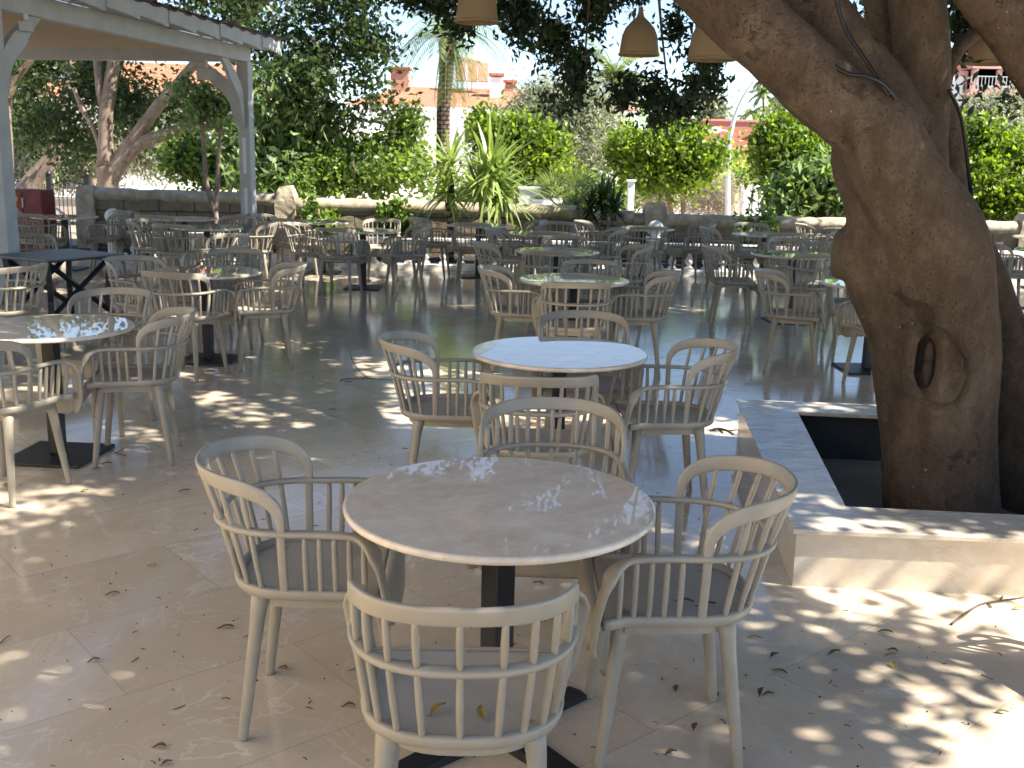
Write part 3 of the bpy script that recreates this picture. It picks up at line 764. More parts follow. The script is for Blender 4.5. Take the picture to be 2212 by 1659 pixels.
# ------------------------------------------------------------------ pergola
def pergola():
    p0 = Vector((-4.80, 9.9, 0)); p1 = Vector((-3.86, 15.3, 0)); p2 = Vector((-8.6, 15.9, 0)); p3 = Vector((-9.6, 10.6, 0))
    H = 2.93
    r = empty('pergola', (0, 0, 0)); tag(r, 'white painted timber pergola with a tan fabric ceiling and tiled roof edge', 'pergola')
    d = (p1 - p0).normalized(); nrm = Vector((d.y, -d.x, 0)); ang = math.atan2(d.y, d.x)
    def post(p, name='post'):
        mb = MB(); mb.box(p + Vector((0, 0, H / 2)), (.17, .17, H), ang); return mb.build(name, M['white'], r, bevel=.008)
    P = [post(p) for p in (p0, p1, p2, p3)]
    mb = MB()                                     # recessed slots on the corner post
    for z in (.95, 1.65): mb.box(p1 - nrm * 0 + Vector((0, 0, z)) + Vector((math.cos(ang), math.sin(ang), 0)) * -.0865, (.004, .05, .5), ang)
    mb.build('slot', M['metal'], P[1])
    def beam(a, b, z0, z1, wd, ext=(.0, .0), name='beam', mat=None, off=0):
        v = (b - a); L = v.length; u = v / L; c = (a + b) / 2 + u * (ext[1] - ext[0]) / 2
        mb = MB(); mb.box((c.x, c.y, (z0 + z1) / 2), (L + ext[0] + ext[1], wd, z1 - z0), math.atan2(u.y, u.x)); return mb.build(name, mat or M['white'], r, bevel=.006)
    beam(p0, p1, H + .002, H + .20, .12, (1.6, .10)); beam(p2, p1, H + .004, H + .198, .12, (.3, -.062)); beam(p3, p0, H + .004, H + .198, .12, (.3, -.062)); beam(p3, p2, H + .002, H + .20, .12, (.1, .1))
    # curved braces
    def brace(p, u, s=.62):
        u = u.normalized(); prof = []
        # S-shaped plate in the plane of u and z
        inner = [(0.0, -1.02), (.05, -.86), (.085, -.70), (.10, -.58), (.17, -.46), (.28, -.36), (.40, -.27), (.50, -.17), (.60, -.10), (.70, -.0)]
        outer = [(0.86, -.0), (.80, -.05), (.70, -.13), (.62, -.22), (.55, -.33), (.42, -.42), (.32, -.52), (.23, -.64), (.21, -.76), (.14, -.92), (.085, -1.04)]
        q = inner + outer; wv = Vector((-u.y, u.x, 0)) * .028
        vs = []
        for s2 in (-1, 1): vs += [p + u * (.086 + a * s) + Vector((0, 0, H + b * s)) + wv * s2 for a, b in q]
        # use a strip between the lower and upper curve
        n = 10; lo = [(.0, -.80), (.02, -.72), (.035, -.60), (.05, -.50), (.12, -.36), (.22, -.26), (.32, -.18), (.42, -.11), (.50, -.06), (.56, .0)]
        hi = [(.0, -1.10), (.07, -1.0), (.13, -.82), (.16, -.68), (.24, -.54), (.36, -.42), (.48, -.33), (.56, -.22), (.66, -.12), (.80, .0)]
        vs = []
        for s2 in (-1, 1):
            for A, B in zip(lo, hi):
                vs.append(p + u * (.084 + A[0] * s) + Vector((0, 0, H + A[1] * s)) + wv * s2); vs.append(p + u * (.084 + B[0] * s) + Vector((0, 0, H + B[1] * s)) + wv * s2)
        fs = []
        for i in range(n - 1):
            a = 2 * i; fs += [(a, a + 1, a + 3, a + 2), (20 + a, 20 + a + 2, 20 + a + 3, 20 + a + 1), (a, a + 2, 22 + a, 20 + a), (a + 1, 21 + a, 23 + a, a + 3)]
        fs += [(0, 20, 21, 1), (18, 19, 39, 38)]
        mb = MB(); mb.add(vs, fs); mb.build('brace', M['white'], r)
    brace(p1, p0 - p1, .85); brace(p1, p2 - p1, .85); brace(p0, p1 - p0, .85); brace(p0, p3 - p0, .85); brace(p2, p1 - p2, .85)
    # ceiling cloth
    a, b, c, e = p0, p1, p2, p3; cen = (a + b + c + e) / 4; vs = []; nn = 10
    for i in range(nn + 1):
        for j in range(nn + 1):
            q = a.lerp(b, i / nn).lerp(e.lerp(c, i / nn), j / nn); q = cen + (q - cen) * .985
            vs.append((q.x, q.y, H + .16 - .10 * math.sin(PI * i / nn) * math.sin(PI * j / nn)))
    mb = MB(); mb.add(vs, [(i * (nn + 1) + j, (i + 1) * (nn + 1) + j, (i + 1) * (nn + 1) + j + 1, i * (nn + 1) + j + 1) for i in range(nn) for j in range(nn)], True)
    o = mb.build('ceiling_cloth', M['fabric'], r)
    # fascia of overlapping boards with a wavy lower edge on the outside, then tiles
    out = nrm * .34
    A = p0 - d * 3.2; L = (p1 - A).length + .42; nb = 14
    for i in range(nb):
        s0, s1 = L * i / nb, L * (i + 1) / nb; q = 8; vs = []
        for k in range(q + 1):
            t = k / q; ss = s0 + (s1 - s0) * t
            zb = H + .185 - .028 * (1 - math.cos(t * PI)) * .5 - (.012 if t > .8 else 0)
            o_ = out + nrm * (.012 * (i % 2))
            base = A + d * ss + o_
            for dz, dn in ((zb, 0), (H + .34, .0), (H + .34, .03), (zb, .03)): vs.append(Vector((base.x, base.y, dz)) + nrm * dn)
        fs = []
        for k in range(q):
            for m_ in range(4): fs.append((4 * k + m_, 4 * k + (m_ + 1) % 4, 4 * (k + 1) + (m_ + 1) % 4, 4 * (k + 1) + m_))
        fs += [(0, 1, 2, 3), (4 * q + 3, 4 * q + 2, 4 * q + 1, 4 * q)]
        MB().add(vs, fs).build('fascia_board', M['white'], r)
    # short scalloped rafter tails carried across the soffit
    # soffit between beam and fascia
    mb = MB(); c0 = A + nrm * .06; c1 = A + d * L + nrm * .06; c2 = A + d * L + out; c3 = A + out
    mb.add([(q.x, q.y, z) for z in (H + .202, H + .222) for q in (c0, c1, c2, c3)], [(0, 1, 2, 3), (7, 6, 5, 4), (0, 4, 5, 1), (1, 5, 6, 2), (2, 6, 7, 3), (3, 7, 4, 0)])
    mb.build('soffit', M['white'], r)
    # tiled roof: wavy sheet rising inwards
    vs = []; n1, n2 = 150, 10; run = 3.6
    for i in range(n1 + 1):
        for j in range(n2 + 1):
            t = j / n2; base = A + d * (L + .05) * i / n1 + nrm * (.40 - run * t)
            z = H + .348 + .42 * run * t * .6 + .020 * math.sin(i * 1.02) + (.008 if (i + j) % 2 else 0)
            vs.append((base.x, base.y, z))
    fs = [(i * (n2 + 1) + j, (i + 1) * (n2 + 1) + j, (i + 1) * (n2 + 1) + j + 1, i * (n2 + 1) + j + 1) for i in range(n1) for j in range(n2)]
    me_o = MB().add(vs, fs, True).build('roof_tiles', M['redtile'], r)
    md = me_o.modifiers.new('t', 'SOLIDIFY'); md.thickness = .02
    # beige roll-up panel beside the near post
    q = p0 - Vector((.62, -.02, 0))
    MB().box((q.x, q.y, 1.58), (1.0, .05, 1.75)).build('panel', M['beige'], r, bevel=.01)
    # white loudspeaker under the corner
    s = empty('loudspeaker', (0, 0, 0)); q = at(447, 160, 14.9)
    s.location = q; tag(s, 'small white loudspeaker box hung under the pergola corner', 'speaker')
    MB().box((0, 0, 0), (.24, .18, .15)).build('cabinet', M['white'], s, bevel=.012)
    MB().box((0, 0, .13), (.03, .03, .12)).build('bracket', M['metal'], s)
    s2 = empty('loudspeaker'); s2.location = at(57, 57, 10.3); tag(s2, 'small white box lamp under the near end of the pergola beam', 'lamp')
    MB().box((0, 0, 0), (.10, .12, .10)).build('housing', M['white'], s2, bevel=.01)
    MB().box((0, 0, .08), (.03, .03, .07)).build('bracket', M['metal'], s2)
    s2.name = 'beam_lamp'
pergola()
# ------------------------------------------------------------------ foliage tools
def leaf_mesh(name, C, L, W, droop=.3, spread=None, fold=True):
    """many small pointed leaves; C (n,3) centres"""
    n = len(C); C = np.asarray(C, dtype=np.float64)
    d = rng.normal(size=(n, 3)); d[:, 2] -= droop; d /= np.linalg.norm(d, axis=1)[:, None]
    r = rng.normal(size=(n, 3)); s = np.cross(d, r); s /= np.linalg.norm(s, axis=1)[:, None] + 1e-9
    nn = np.cross(d, s)
    k = rng.uniform(.7, 1.25, n)[:, None]
    l = L * k; wv = W * k
    a = C - d * l * .5; tip = C + d * l * .5 + nn * l * -.08; m1 = C - d * l * .06 + s * wv * .5 + nn * wv * .12; m2 = C - d * l * .06 - s * wv * .5 + nn * wv * .12
    V = np.stack([a, m1, tip, m2], 1).reshape(-1, 3)
    me = bpy.data.meshes.new(name)
    me.vertices.add(4 * n); me.vertices.foreach_set('co', V.ravel())
    me.loops.add(4 * n); me.loops.foreach_set('vertex_index', np.arange(4 * n, dtype=np.int32))
    me.polygons.add(n); me.polygons.foreach_set('loop_start', np.arange(0, 4 * n, 4, dtype=np.int32)); me.polygons.foreach_set('loop_total', np.full(n, 4, dtype=np.int32))
    me.update(calc_edges=True); return me
def fill(blobs, n, twig=.22, per=22, shell=.55):
    """leaf centres: twig clusters scattered in ellipsoids; blobs = (centre, (rx,ry,rz))"""
    vol = np.array([b[1][0] * b[1][1] * b[1][2] for b in blobs]) ** (2 / 3); vol /= vol.sum()
    out = []
    for (c, r), f in zip(blobs, vol):
        m = max(1, int(n * f / per)); nb_ = int(min(16, max(5, m / 12)))
        u = rng.normal(size=(nb_, 3)); u /= np.linalg.norm(u, axis=1)[:, None]
        rad = shell + (1 - shell) * rng.uniform(0, 1, nb_) ** .7
        Bc = u * rad[:, None] * .88; bs = rng.uniform(.09, .20, nb_)
        w_ = rng.integers(0, nb_, m)
        T = Bc[w_] + rng.normal(size=(m, 3)) * bs[w_][:, None] * np.array([1, 1, .8])
        T = np.array(c) + T * np.array(r)
        k = rng.poisson(per, m) + 1
        P = np.repeat(T, k, axis=0) + rng.normal(size=(k.sum(), 3)) * twig * rng.uniform(.5, 1.2, (k.sum(), 1))
        out.append(P)
    return np.concatenate(out)
def blob(px, py, rx, ry, Y, dep=None):
    Y = Y * DM; k = pxm(Y); c = at(px, py, Y); return (tuple(c), (rx * k, dep if dep else (rx + ry) * .5 * k, ry * k))
def trunk_part(parent, lines, mat, name='trunk', n=10, nz=.012):
    mb = MB()
    for L in lines:
        P = catmull([p for p, r in L], 5); Q = catmull([Vector((r, 0, 0)) for p, r in L], 5)
        P = [p + mnoise.noise_vector(p * 3) * nz for p in P]
        mb.tube(P, [q.x for q in Q], n)
    return mb.build(name, mat, parent)
def tree(name, label, cat, blobs, n, L, W, lmat, trunks, tmat='bark2', base=None, group=None, droop=.3, twig=.2, per=22, shell=.55, crown='crown'):
    base = base or (trunks[0][0][0] if trunks else Vector((blobs[0][0][0], blobs[0][0][1], 0)))
    root = empty(name, (0, 0, 0)); tag(root, label, cat, group)
    if trunks: trunk_part(root, trunks, M[tmat])
    P = fill(blobs, n, twig * DM, per, shell); P = P[P[:, 2] > .02]
    g = 1 + (DM - 1) * .7; link(crown, leaf_mesh(crown, P, L * g, W * g, droop), M[lmat], root)
    return root
def TL(Y, *pts):
    Y = Y * DM
    return [(at(px, py, Y if len(q) == 0 else q[0]), r * pxm(Y)) for px, py, r, *q in pts]

# ------------------------------------------------------------------ the big leaning shade tree
def shade_tree():
    root = empty('shade_tree', (2.05, 5.1, 0)); tag(root, 'big leaning shade tree with fused stems and an old knot hole in the marble planter', 'tree')
    stems = [
     (5.02, [(2030, 1300, 150), (2030, 1140, 128), (2034, 1000, 119), (2040, 800, 113), (2036, 650, 110), (2010, 500, 103), (1938, 375, 93), (1872, 265, 83), (1740, 162, 75), (1566, 0, 71), (1400, -150, 66), (1230, -280, 56), (1050, -380, 44)]),
     (5.16, [(1950, 1280, 70), (1962, 1100, 60), (1962, 900, 68), (1955, 720, 82), (1918, 575, 88), (1895, 455, 68), (1868, 370, 66), (1850, 300, 50)]),
     (5.20, [(1915, 560, 62), (1862, 548, 57), (1822, 545, 54), (1806, 545, 50)]),
     (5.30, [(1985, 340, 60), (1905, 200, 62), (1822, 90, 58), (1740, -20, 56), (1620, -170, 52), (1470, -330, 42)]),
     (5.42, [(2010, 700, 80), (1995, 560, 74), (1992, 400, 60), (1990, 219, 56), (1988, 100, 56), (1982, 0, 53), (1972, -160, 50), (1990, -360, 42)]),
     (5.66, [(1975, 360, 46), (1935, 150, 34), (1908, 30, 34), (1880, -120, 30), (1800, -300, 24)]),
     (5.72, [(2110, 820, 60), (2075, 600, 45), (2062, 430, 38), (2048, 290, 28), (2030, 200, 16)]),
     (5.45, [(2085, 480, 36), (2135, 640, 52), (2200, 860, 85), (2250, 1120, 110), (2270, 1300, 125)]),
     (5.05, [(2300, 1300, 110), (2370, 1000, 90), (2400, 700, 74), (2378, 440, 68), (2300, 225, 60), (2216, 95, 54), (2138, 2, 50), (2030, -130, 44), (1900, -300, 36)]),
     (5.9, [(2035, 200, 16), (2062, 118, 17), (2108, 72, 16), (2170, 20, 14), (2240, -80, 12)]),
    ]
    mb = MB()
    for Y, pts in stems:
        k = pxm(Y); P = catmull([at(x, y, Y) for x, y, r in pts], 6); Q = catmull([Vector((r * k, 0, 0)) for x, y, r in pts], 6)
        mb.tube(P, [q.x for q in Q], 20)
    tmp = mb.build('tmp', M['bark'])
    m1 = tmp.modifiers.new('a', 'REMESH'); m1.mode = 'VOXEL'; m1.voxel_size = .0135
    m2 = tmp.modifiers.new('b', 'SMOOTH'); m2.factor = .5; m2.iterations = 7
    dg = bpy.context.evaluated_depsgraph_get()
    me = bpy.data.meshes.new_from_object(tmp.evaluated_get(dg)); bpy.data.objects.remove(tmp)
    n = len(me.vertices); co = np.empty(n * 3); me.vertices.foreach_get('co', co); co = co.reshape(-1, 3)
    no = np.empty(n * 3); me.vertices.foreach_get('normal', no); no = no.reshape(-1, 3)
    kc = at(2020, 792, 4.77)
    for i in range(n):
        p = Vector(co[i]); q = Vector(no[i])
        d = mnoise.noise(p * 2.6) * .022 + mnoise.noise(Vector((p.x * 9, p.y * 9, p.z * 2.2))) * .0075 + mnoise.noise(Vector((p.x * 4, p.y * 4, p.z * 22))) * .003
        co[i] += no[i] * d
        e_n = 1 + .10 * mnoise.noise(Vector((p.x * 9, 3, p.z * 9))) + .05 * mnoise.noise(Vector((p.x * 25, 3, p.z * 25)))
        if p.y < kc.y + .16 and abs(p.x - kc.x) < .26 and abs(p.z - kc.z) < .3:
            u = p.x - kc.x + .015; w_ = p.z - kc.z - .0
            e = math.hypot(u / .145, (w_ + .25 * abs(u) * (1 if u > 0 else .1)) / .165) * e_n
            f = -.014 * math.exp(-((e - .96) / .07) ** 2) + (.022 * max(0, 1 - e) ** .5 if e < 1 else 0) + .024 * math.exp(-((e - 1.12) / .045) ** 2) - .010 * math.exp(-((e - 1.3) / .1) ** 2)
            s_ = math.hypot((u - .006 + .07 * w_) / .046, w_ / .150) * e_n
            f += -.014 * math.exp(-((s_ - 1.25) / .3) ** 2)
            if s_ < 1: f += .12 * (1 - s_ ** 4)
            co[i][1] += f
    me.vertices.foreach_set('co', co.ravel()); me.update()
    me.polygons.foreach_set('use_smooth', [True] * len(me.polygons))
    me.transform(Matrix.Translation((-2.05, -5.1, 0)))
    t = link('trunk', me, M['bark'], root)
    # heart wood inside the knot
    mb = MB(); mb.lathe([(.001, -.12), (.018, -.10), (.026, -.05), (.024, -.005), (.018, .0), (.024, .005), (.025, .05), (.018, .09), (.001, .115)], (kc.x - 2.05 + .004, kc.y - 5.1 + .090, kc.z), 14)
    k = mb.build('knot_wood', M['wood_cut'], t)
    # sawn stub face
    c = at(1797, 545, 5.2); mb = MB(); mb.lathe([(.001, 0), (.085, 0), (.10, .004), (.104, .02), (.001, .02)], (0, 0, 0), 20)
    # upper limbs reaching into the crown (above the picture)
    lines = []
    tips = [(at(1050, -380, 5.02), .10), (at(1470, -330, 5.3), .10), (at(1990, -360, 5.42), .10), (at(1900, -300, 5.05), .08), (at(1230, -280, 5.02), .11)]
    ends = [(-2.5, 7.5, 4.6), (-1.2, 3.2, 4.9), (1.2, 7.4, 5.0), (3.9, 8.2, 5.2), (5.4, 4.0, 5.2), (3.0, 1.8, 5.1), (-.4, 9.2, 4.2), (2.2, 10.0, 4.7), (-3.5, 5.0, 5.0), (1.0, 9.8, 3.6)]
    for i, e in enumerate(ends):
        e = Vector(e); s, r0 = min(tips, key=lambda q: (q[0] - e).length)
        mid = s.lerp(e, .5) + Vector((random.uniform(-.3, .3), random.uniform(-.3, .3), .35))
        lines.append([(s, r0 * .9), (mid, .055), (e, .022)])
        for j in range(3):
            f = e + Vector((random.uniform(-1.2, 1.2), random.uniform(-1, 1), random.uniform(-.2, .7)))
            lines.append([(mid.lerp(e, .5), .03), (mid.lerp(f, .6), .02), (f, .009)])
    for ex in [(1180, 60, 9.6), (1440, 190, 10.2), (1260, 150, 9.8), (1540, 120, 9.4), (1000, 20, 9.2)]:
        e = at(*ex); s = Vector((.6, 7.6, 4.6)); lines.append([(s, .035), (s.lerp(e, .5) + Vector((0, 0, .25)), .02), (e, .007)])
    lines = [[(p - Vector((2.05, 5.1, 0)), r) for p, r in L] for L in lines]
    trunk_part(root, lines, M['bark'], 'limb', 8)
    # crown: drooping sprays that are in the picture
    Y = 9.7
    B = [blob(1050, 5, 60, 38, Y), blob(1130, 40, 70, 48, 10.2), blob(1215, 80, 58, 55, 9.6), blob(1245, 140, 42, 42, 9.4), blob(1280, 40, 40, 60, 9.8), blob(1180, -30, 150, 40, Y), blob(1330, -20, 60, 30, 10), blob(1238, 195, 22, 34, 9.4),
         blob(1400, 190, 55, 42, 10.4), blob(1350, 215, 30, 20, 10), blob(1450, 225, 55, 26, 9.8), blob(1505, 130, 42, 70, 10.2), blob(1540, 180, 26, 24, 9.6), blob(1488, 245, 18, 26, 9.6),
         blob(1455, 60, 26, 34, 10.4), blob(960, 15, 50, 34, 9.4), blob(985, 65, 34, 24, 9.9), blob(880, -25, 90, 34, 9.4), blob(1190, 222, 26, 9, 9.6), blob(1420, 250, 20, 20, 9.9), blob(1540, 120, 24, 40, 10)]
    P1 = fill(B, 10000, .085, 24, .2)
    B3 = [blob(x, y, 80, 50, Yq) for x, y, Yq in ((760, -90, 10), (900, -110, 9.5), (1040, -100, 10.5), (1150, -130, 9.8), (1260, -110, 10.4), (1000, -200, 9.5), (1120, -230, 10), (880, -210, 10.5), (1250, -220, 9.6), (1380, -160, 10.2), (760, -210, 9.6), (1060, -320, 10), (940, -320, 9.5), (1200, -330, 9.8), (1340, -280, 9.4))]
    P1 = np.concatenate([P1, fill(B3, 4000, .09, 24, .2)])
    B5 = [blob(x, y, 95, 60, Yq) for x, y, Yq in ((760, -120, 15), (900, -150, 14), (1040, -110, 15.5), (1180, -150, 14.5), (1320, -120, 15.5), (1450, -170, 14.5), (820, -250, 15), (980, -260, 14.5), (1120, -240, 15.5), (1280, -260, 15), (1420, -290, 15), (900, -370, 15), (1080, -380, 14.5), (1240, -370, 15))]
    P5 = fill(B5, 2600, .13, 24, .2)
    B2 = [blob(1868, 95, 20, 36, 8), blob(1900, 30, 26, 24, 8.2), blob(2085, 60, 34, 62, 8.6), blob(2068, 200, 14, 22, 7.6), blob(2180, 215, 16, 14, 8), blob(1830, 20, 22, 22, 7.6), blob(2140, -10, 60, 30, 8.4)]
    P2 = fill(B2, 1500, .10, 16, .2)
    # overhead crown, above the picture; clumps and gaps placed to shape the shade
    C = []
    def over(n, x0, x1, y0, y1, zl, zh, rr):
        for i in range(n):
            x = random.uniform(x0, x1); y = random.uniform(y0, y1)
            z = random.uniform(zl, zh); zmin = 1.73 + .17 * max(0, y) + .45 + rr * .4
            z = max(z, zmin + random.uniform(0, .6))
            C.append(((x, y, z), (rr * random.uniform(.7, 1.3), rr * random.uniform(.7, 1.3), rr * .42)))
    over(30, 2.4, 4.4, -.6, 3.6, 4.0, 6.0, .85)
    over(15, 4.6, 7.6, -.8, 1.4, 4.4, 6.0, .95)
    over(105, -3.4, 8.0, 3.4, 8.5, 3.9, 6.4, .9)
    C = [b for b in C if not (-1.8 < b[0][0] < 2.2 and b[0][1] < 6.0 and random.random() < .6)]
    P3 = fill(C, 140000, .18, 30, .1); C.clear()
    over(290, -5, 10, 8.0, 14.2, 4.2, 6.8, .95)
    over(46, -5.5, -.8, 15.6, 19, 5.6, 7, .9)  # out of view, added to shade the left end of the stone wall
    over(34, 5.6, 9, 16, 19, 5.6, 7, .9)  # likewise added to shade the stone wall further right
    C = [b for b in C if not (-1.4 < b[0][0] < 2.3 and 8.0 < b[0][1] < 14.3 and random.random() < .72)]
    P4 = fill(C, 190000, .22, 30, .1)
    P = np.concatenate([P1, P2]); off = np.array([2.05, 5.1, 0])
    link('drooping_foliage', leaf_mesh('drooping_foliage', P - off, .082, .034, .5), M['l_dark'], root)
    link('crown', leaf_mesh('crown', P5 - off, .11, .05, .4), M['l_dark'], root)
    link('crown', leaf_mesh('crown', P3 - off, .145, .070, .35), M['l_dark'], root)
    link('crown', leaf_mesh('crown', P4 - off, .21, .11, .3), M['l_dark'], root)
shade_tree()

def off_frame_tree(name, label, x, y, rr, n, h=5.2, num=60):
    root = empty(name, (x, y, 0)); tag(root, label, 'tree')
    lines = [[(Vector((0, 0, -.05)), .24), (Vector((.1, .05, 1.2)), .19), (Vector((0, .1, 2.6)), .17), (Vector((.1, 0, h - .8)), .10)]]
    for k in range(7):
        a = k * .9 + .3; lines.append([(Vector((0, .1, 2.4 + .1 * k)), .09), (Vector((math.cos(a) * rr * .4, math.sin(a) * rr * .4, h - .9)), .06), (Vector((math.cos(a) * rr * .85, math.sin(a) * rr * .85, h)), .02)])
    trunk_part(root, lines, M['bark2'])
    B = []
    for i in range(num):
        a = random.uniform(0, 2 * PI); q = rr * math.sqrt(random.random()); yy = y + math.sin(a) * q
        z = max(random.uniform(h - 1.2, h + 1.0), 1.73 + .18 * max(0, yy) + .8)
        B.append(((math.cos(a) * q, math.sin(a) * q, z), (.8, .8, .38)))
    link('crown', leaf_mesh('crown', fill(B, n, .18, 30, .1), .145, .070, .35), M['l_dark'], root)
off_frame_tree('shade_tree', 'broad shade tree outside the right edge whose crown shades the back tables', 9.2, 9.3, 4.6, 55000, 5.6, 100)

# ------------------------------------------------------------------ trees and shrubs behind the wall
G1 = 'trees and shrubs behind the stone wall'
DM = 1.28
# ficus with spreading stems on the left
Y = 21.0
tree('ficus_tree', 'spreading ficus tree on the left with several stems fanning out above a thick trunk', 'tree',
     [blob(110, 250, 90, 75, 22.5), blob(300, 230, 110, 80, 22), blob(200, 180, 150, 50, 23), blob(420, 230, 70, 60, 22), blob(180, 310, 80, 35, 23), blob(420, 40, 150, 70, Y), blob(600, 40, 140, 80, 20), blob(700, 150, 80, 90, 19.6),
      blob(790, 90, 110, 90, 20), blob(815, 200, 48, 48, 19.4), blob(610, 150, 80, 60, 20), blob(760, 260, 60, 34, 19.8), blob(500, -80, 260, 70, Y), blob(820, -60, 180, 70, 20), blob(250, 60, 120, 50, 22)],
     21000, .15, .075, 'l_ficus',
     [TL(Y, (235, 520, 27), (235, 462, 24), (234, 400, 22), (230, 360, 22)), TL(Y, (231, 372, 20), (228, 300, 15), (230, 240, 14), (238, 190, 14), (246, 130, 12), (262, 40, 9), (280, -60, 6)),
      TL(Y, (229, 245, 10), (216, 200, 8), (212, 150, 8), (200, 60, 6)), TL(Y, (238, 378, 16), (262, 335, 14), (300, 285, 13), (345, 225, 12), (385, 180, 11), (420, 140, 10), (520, 40, 8), (640, -40, 6)),
      TL(Y, (240, 385, 17), (275, 335, 15), (320, 300, 12), (370, 285, 11), (425, 258, 9), (520, 180, 7), (640, 110, 5)), TL(Y, (300, 315, 10), (360, 295, 9), (430, 280, 8), (485, 262, 7), (600, 200, 5), (740, 160, 4)),
      TL(Y, (222, 340, 6), (205, 285, 5), (178, 235, 5), (160, 190, 4))], 'bark2', group=G1, twig=.26, shell=.3, per=30)
tree('ficus_tree', 'ficus tree with a single trunk leaning to the right behind the iron gate', 'tree',
     [blob(60, 240, 70, 60, 25), blob(140, 130, 80, 50, 25), blob(30, 140, 70, 60, 24), blob(90, 320, 60, 34, 27)], 12000, .16, .08, 'l_ficus',
     [TL(24, (50, 440, 24), (62, 402, 20), (100, 355, 16), (122, 318, 14), (134, 260, 12), (142, 220, 10), (150, 150, 9), (160, 60, 6))], 'bark2', group=G1, twig=.25, per=26, shell=.3)
tree('ficus_tree', 'slender dark ficus stem at the far left beside the near pergola post', 'tree',
     [blob(10, 60, 60, 40, 17), blob(-30, 170, 60, 60, 17)], 3500, .13, .06, 'l_ficus',
     [TL(17, (14, 470, 15), (16, 380, 13), (14, 290, 12), (12, 230, 11), (28, 180, 9), (60, 138, 7), (90, 90, 5))], 'bark2', group=G1)
DM = 1.0
tree('young_tree', 'young two stemmed tree in front of the dark stone wall beside the pergola corner post', 'tree',
     [blob(450, 250, 50, 40, 18), blob(500, 215, 40, 35, 18), blob(420, 200, 36, 26, 18)], 1500, .12, .06, 'l_pale',
     [TL(18, (468, 500, 6), (465, 460, 5.5), (448, 410, 5), (441, 330, 4.5), (435, 240, 3.5)), TL(18, (465, 455, 5), (470, 400, 4.5), (474, 310, 4), (480, 260, 3))], 'bark2', group=G1, twig=.14, per=8)
DM = 1.28
tree('broadleaf_shrub', 'tall pale green large leaved shrub right of the pergola corner post', 'shrub',
     [blob(590, 215, 70, 60, 19.6), blob(560, 300, 70, 70, 19.8), blob(650, 300, 70, 65, 19.8), blob(600, 370, 80, 55, 19.6), blob(680, 240, 40, 45, 19.8), blob(545, 390, 40, 45, 19.4), blob(690, 360, 40, 40, 19.8)],
     5600, .24, .085, 'l_pale', [TL(19.8, (600, 480, 9), (605, 380, 8), (590, 260, 6)), TL(19.8, (610, 480, 8), (640, 360, 6), (670, 280, 4))], 'bark2', group=G1, twig=.22, per=12, shell=.3)
tree('vine_hedge', 'bright green climbing vine spilling over the stone wall left of the yuccas', 'hedge',
     [blob(700, 385, 80, 42, 19.3, .7), blob(800, 385, 80, 45, 19.3, .7), blob(890, 385, 50, 42, 19.4, .7), blob(760, 335, 70, 34, 19.8, .7), blob(860, 325, 50, 50, 20, .7), blob(660, 350, 30, 40, 19.6, .5), blob(885, 275, 32, 40, 20, .5)],
     8500, .13, .075, 'l_vine', [TL(19.4, (760, 500, 4), (765, 400, 4), (760, 330, 3))], 'bark2', group=G1, twig=.16, per=20, shell=.3)
tree('bush', 'dark green bush with small bright leaves behind the dark stone wall', 'shrub', [blob(430, 350, 55, 42, 20.5), blob(480, 380, 40, 35, 20.5), blob(400, 330, 30, 30, 20.5)], 3500, .14, .08, 'l_vine', [TL(20.5, (440, 480, 5), (440, 370, 4))], 'bark2', group=G1, twig=.16, per=20)
tree('pepper_tree', 'feathery grey green tree far behind the iron gate', 'tree', [blob(90, 330, 90, 55, 27), blob(200, 320, 70, 60, 27), blob(320, 330, 60, 55, 27), blob(60, 380, 50, 30, 26), blob(330, 260, 60, 50, 27)],
     13000, .22, .05, 'l_olive', [TL(29, (200, 440, 8), (205, 340, 6), (210, 290, 5))], 'bark2', group=G1, droop=1.0, twig=.3)
DM = 1.0
tree('wall_climber', 'small leafy climber hanging on the wall right of the stone pillar', 'climber', [blob(688, 462, 34, 26, 18.3, .18), blob(705, 490, 28, 20, 18.2, .15)], 450, .11, .075, 'l_vine', [TL(18.3, (690, 520, 3), (688, 450, 2))], 'bark2', group=G1, twig=.07, per=8)
tree('wall_climber', 'leafy climber hanging on the wall just left of the yuccas', 'climber', [blob(822, 468, 26, 22, 18.3, .18), blob(858, 466, 36, 30, 18.25, .18), blob(880, 490, 24, 22, 18.2, .15), blob(838, 488, 20, 16, 18.2, .12)], 800, .11, .075, 'l_vine', [TL(18.3, (860, 520, 3), (860, 450, 2))], 'bark2', group=G1, twig=.07, per=8)
DM = 1.28
tree('citrus_tree', 'bright yellow green citrus tree behind the yuccas', 'tree', [blob(1100, 330, 85, 48, 21.5), blob(1165, 345, 50, 55, 21.3), blob(1085, 290, 65, 32, 21.5), blob(1040, 265, 38, 24, 21.8), blob(1150, 305, 45, 30, 21.5), blob(1120, 385, 70, 30, 21.5)],
     11000, .14, .075, 'l_citrus', [TL(21.5, (1120, 500, 8), (1118, 400, 6), (1110, 340, 5))], 'bark2', group=G1, twig=.17, per=20, shell=.5)
tree('olive_tree', 'soft grey green olive tree in the middle distance', 'tree', [blob(1190, 290, 90, 60, 31), blob(1260, 320, 75, 60, 31), blob(1130, 250, 60, 40, 32), blob(1240, 230, 75, 40, 31), blob(1290, 260, 40, 50, 31), blob(1170, 215, 50, 30, 32), blob(1250, 380, 60, 24, 31)],
     26000, .17, .045, 'l_olive', [TL(31, (1225, 440, 9), (1222, 370, 8), (1200, 280, 5))], 'bark2', group=G1, twig=.3, per=30, shell=.35)
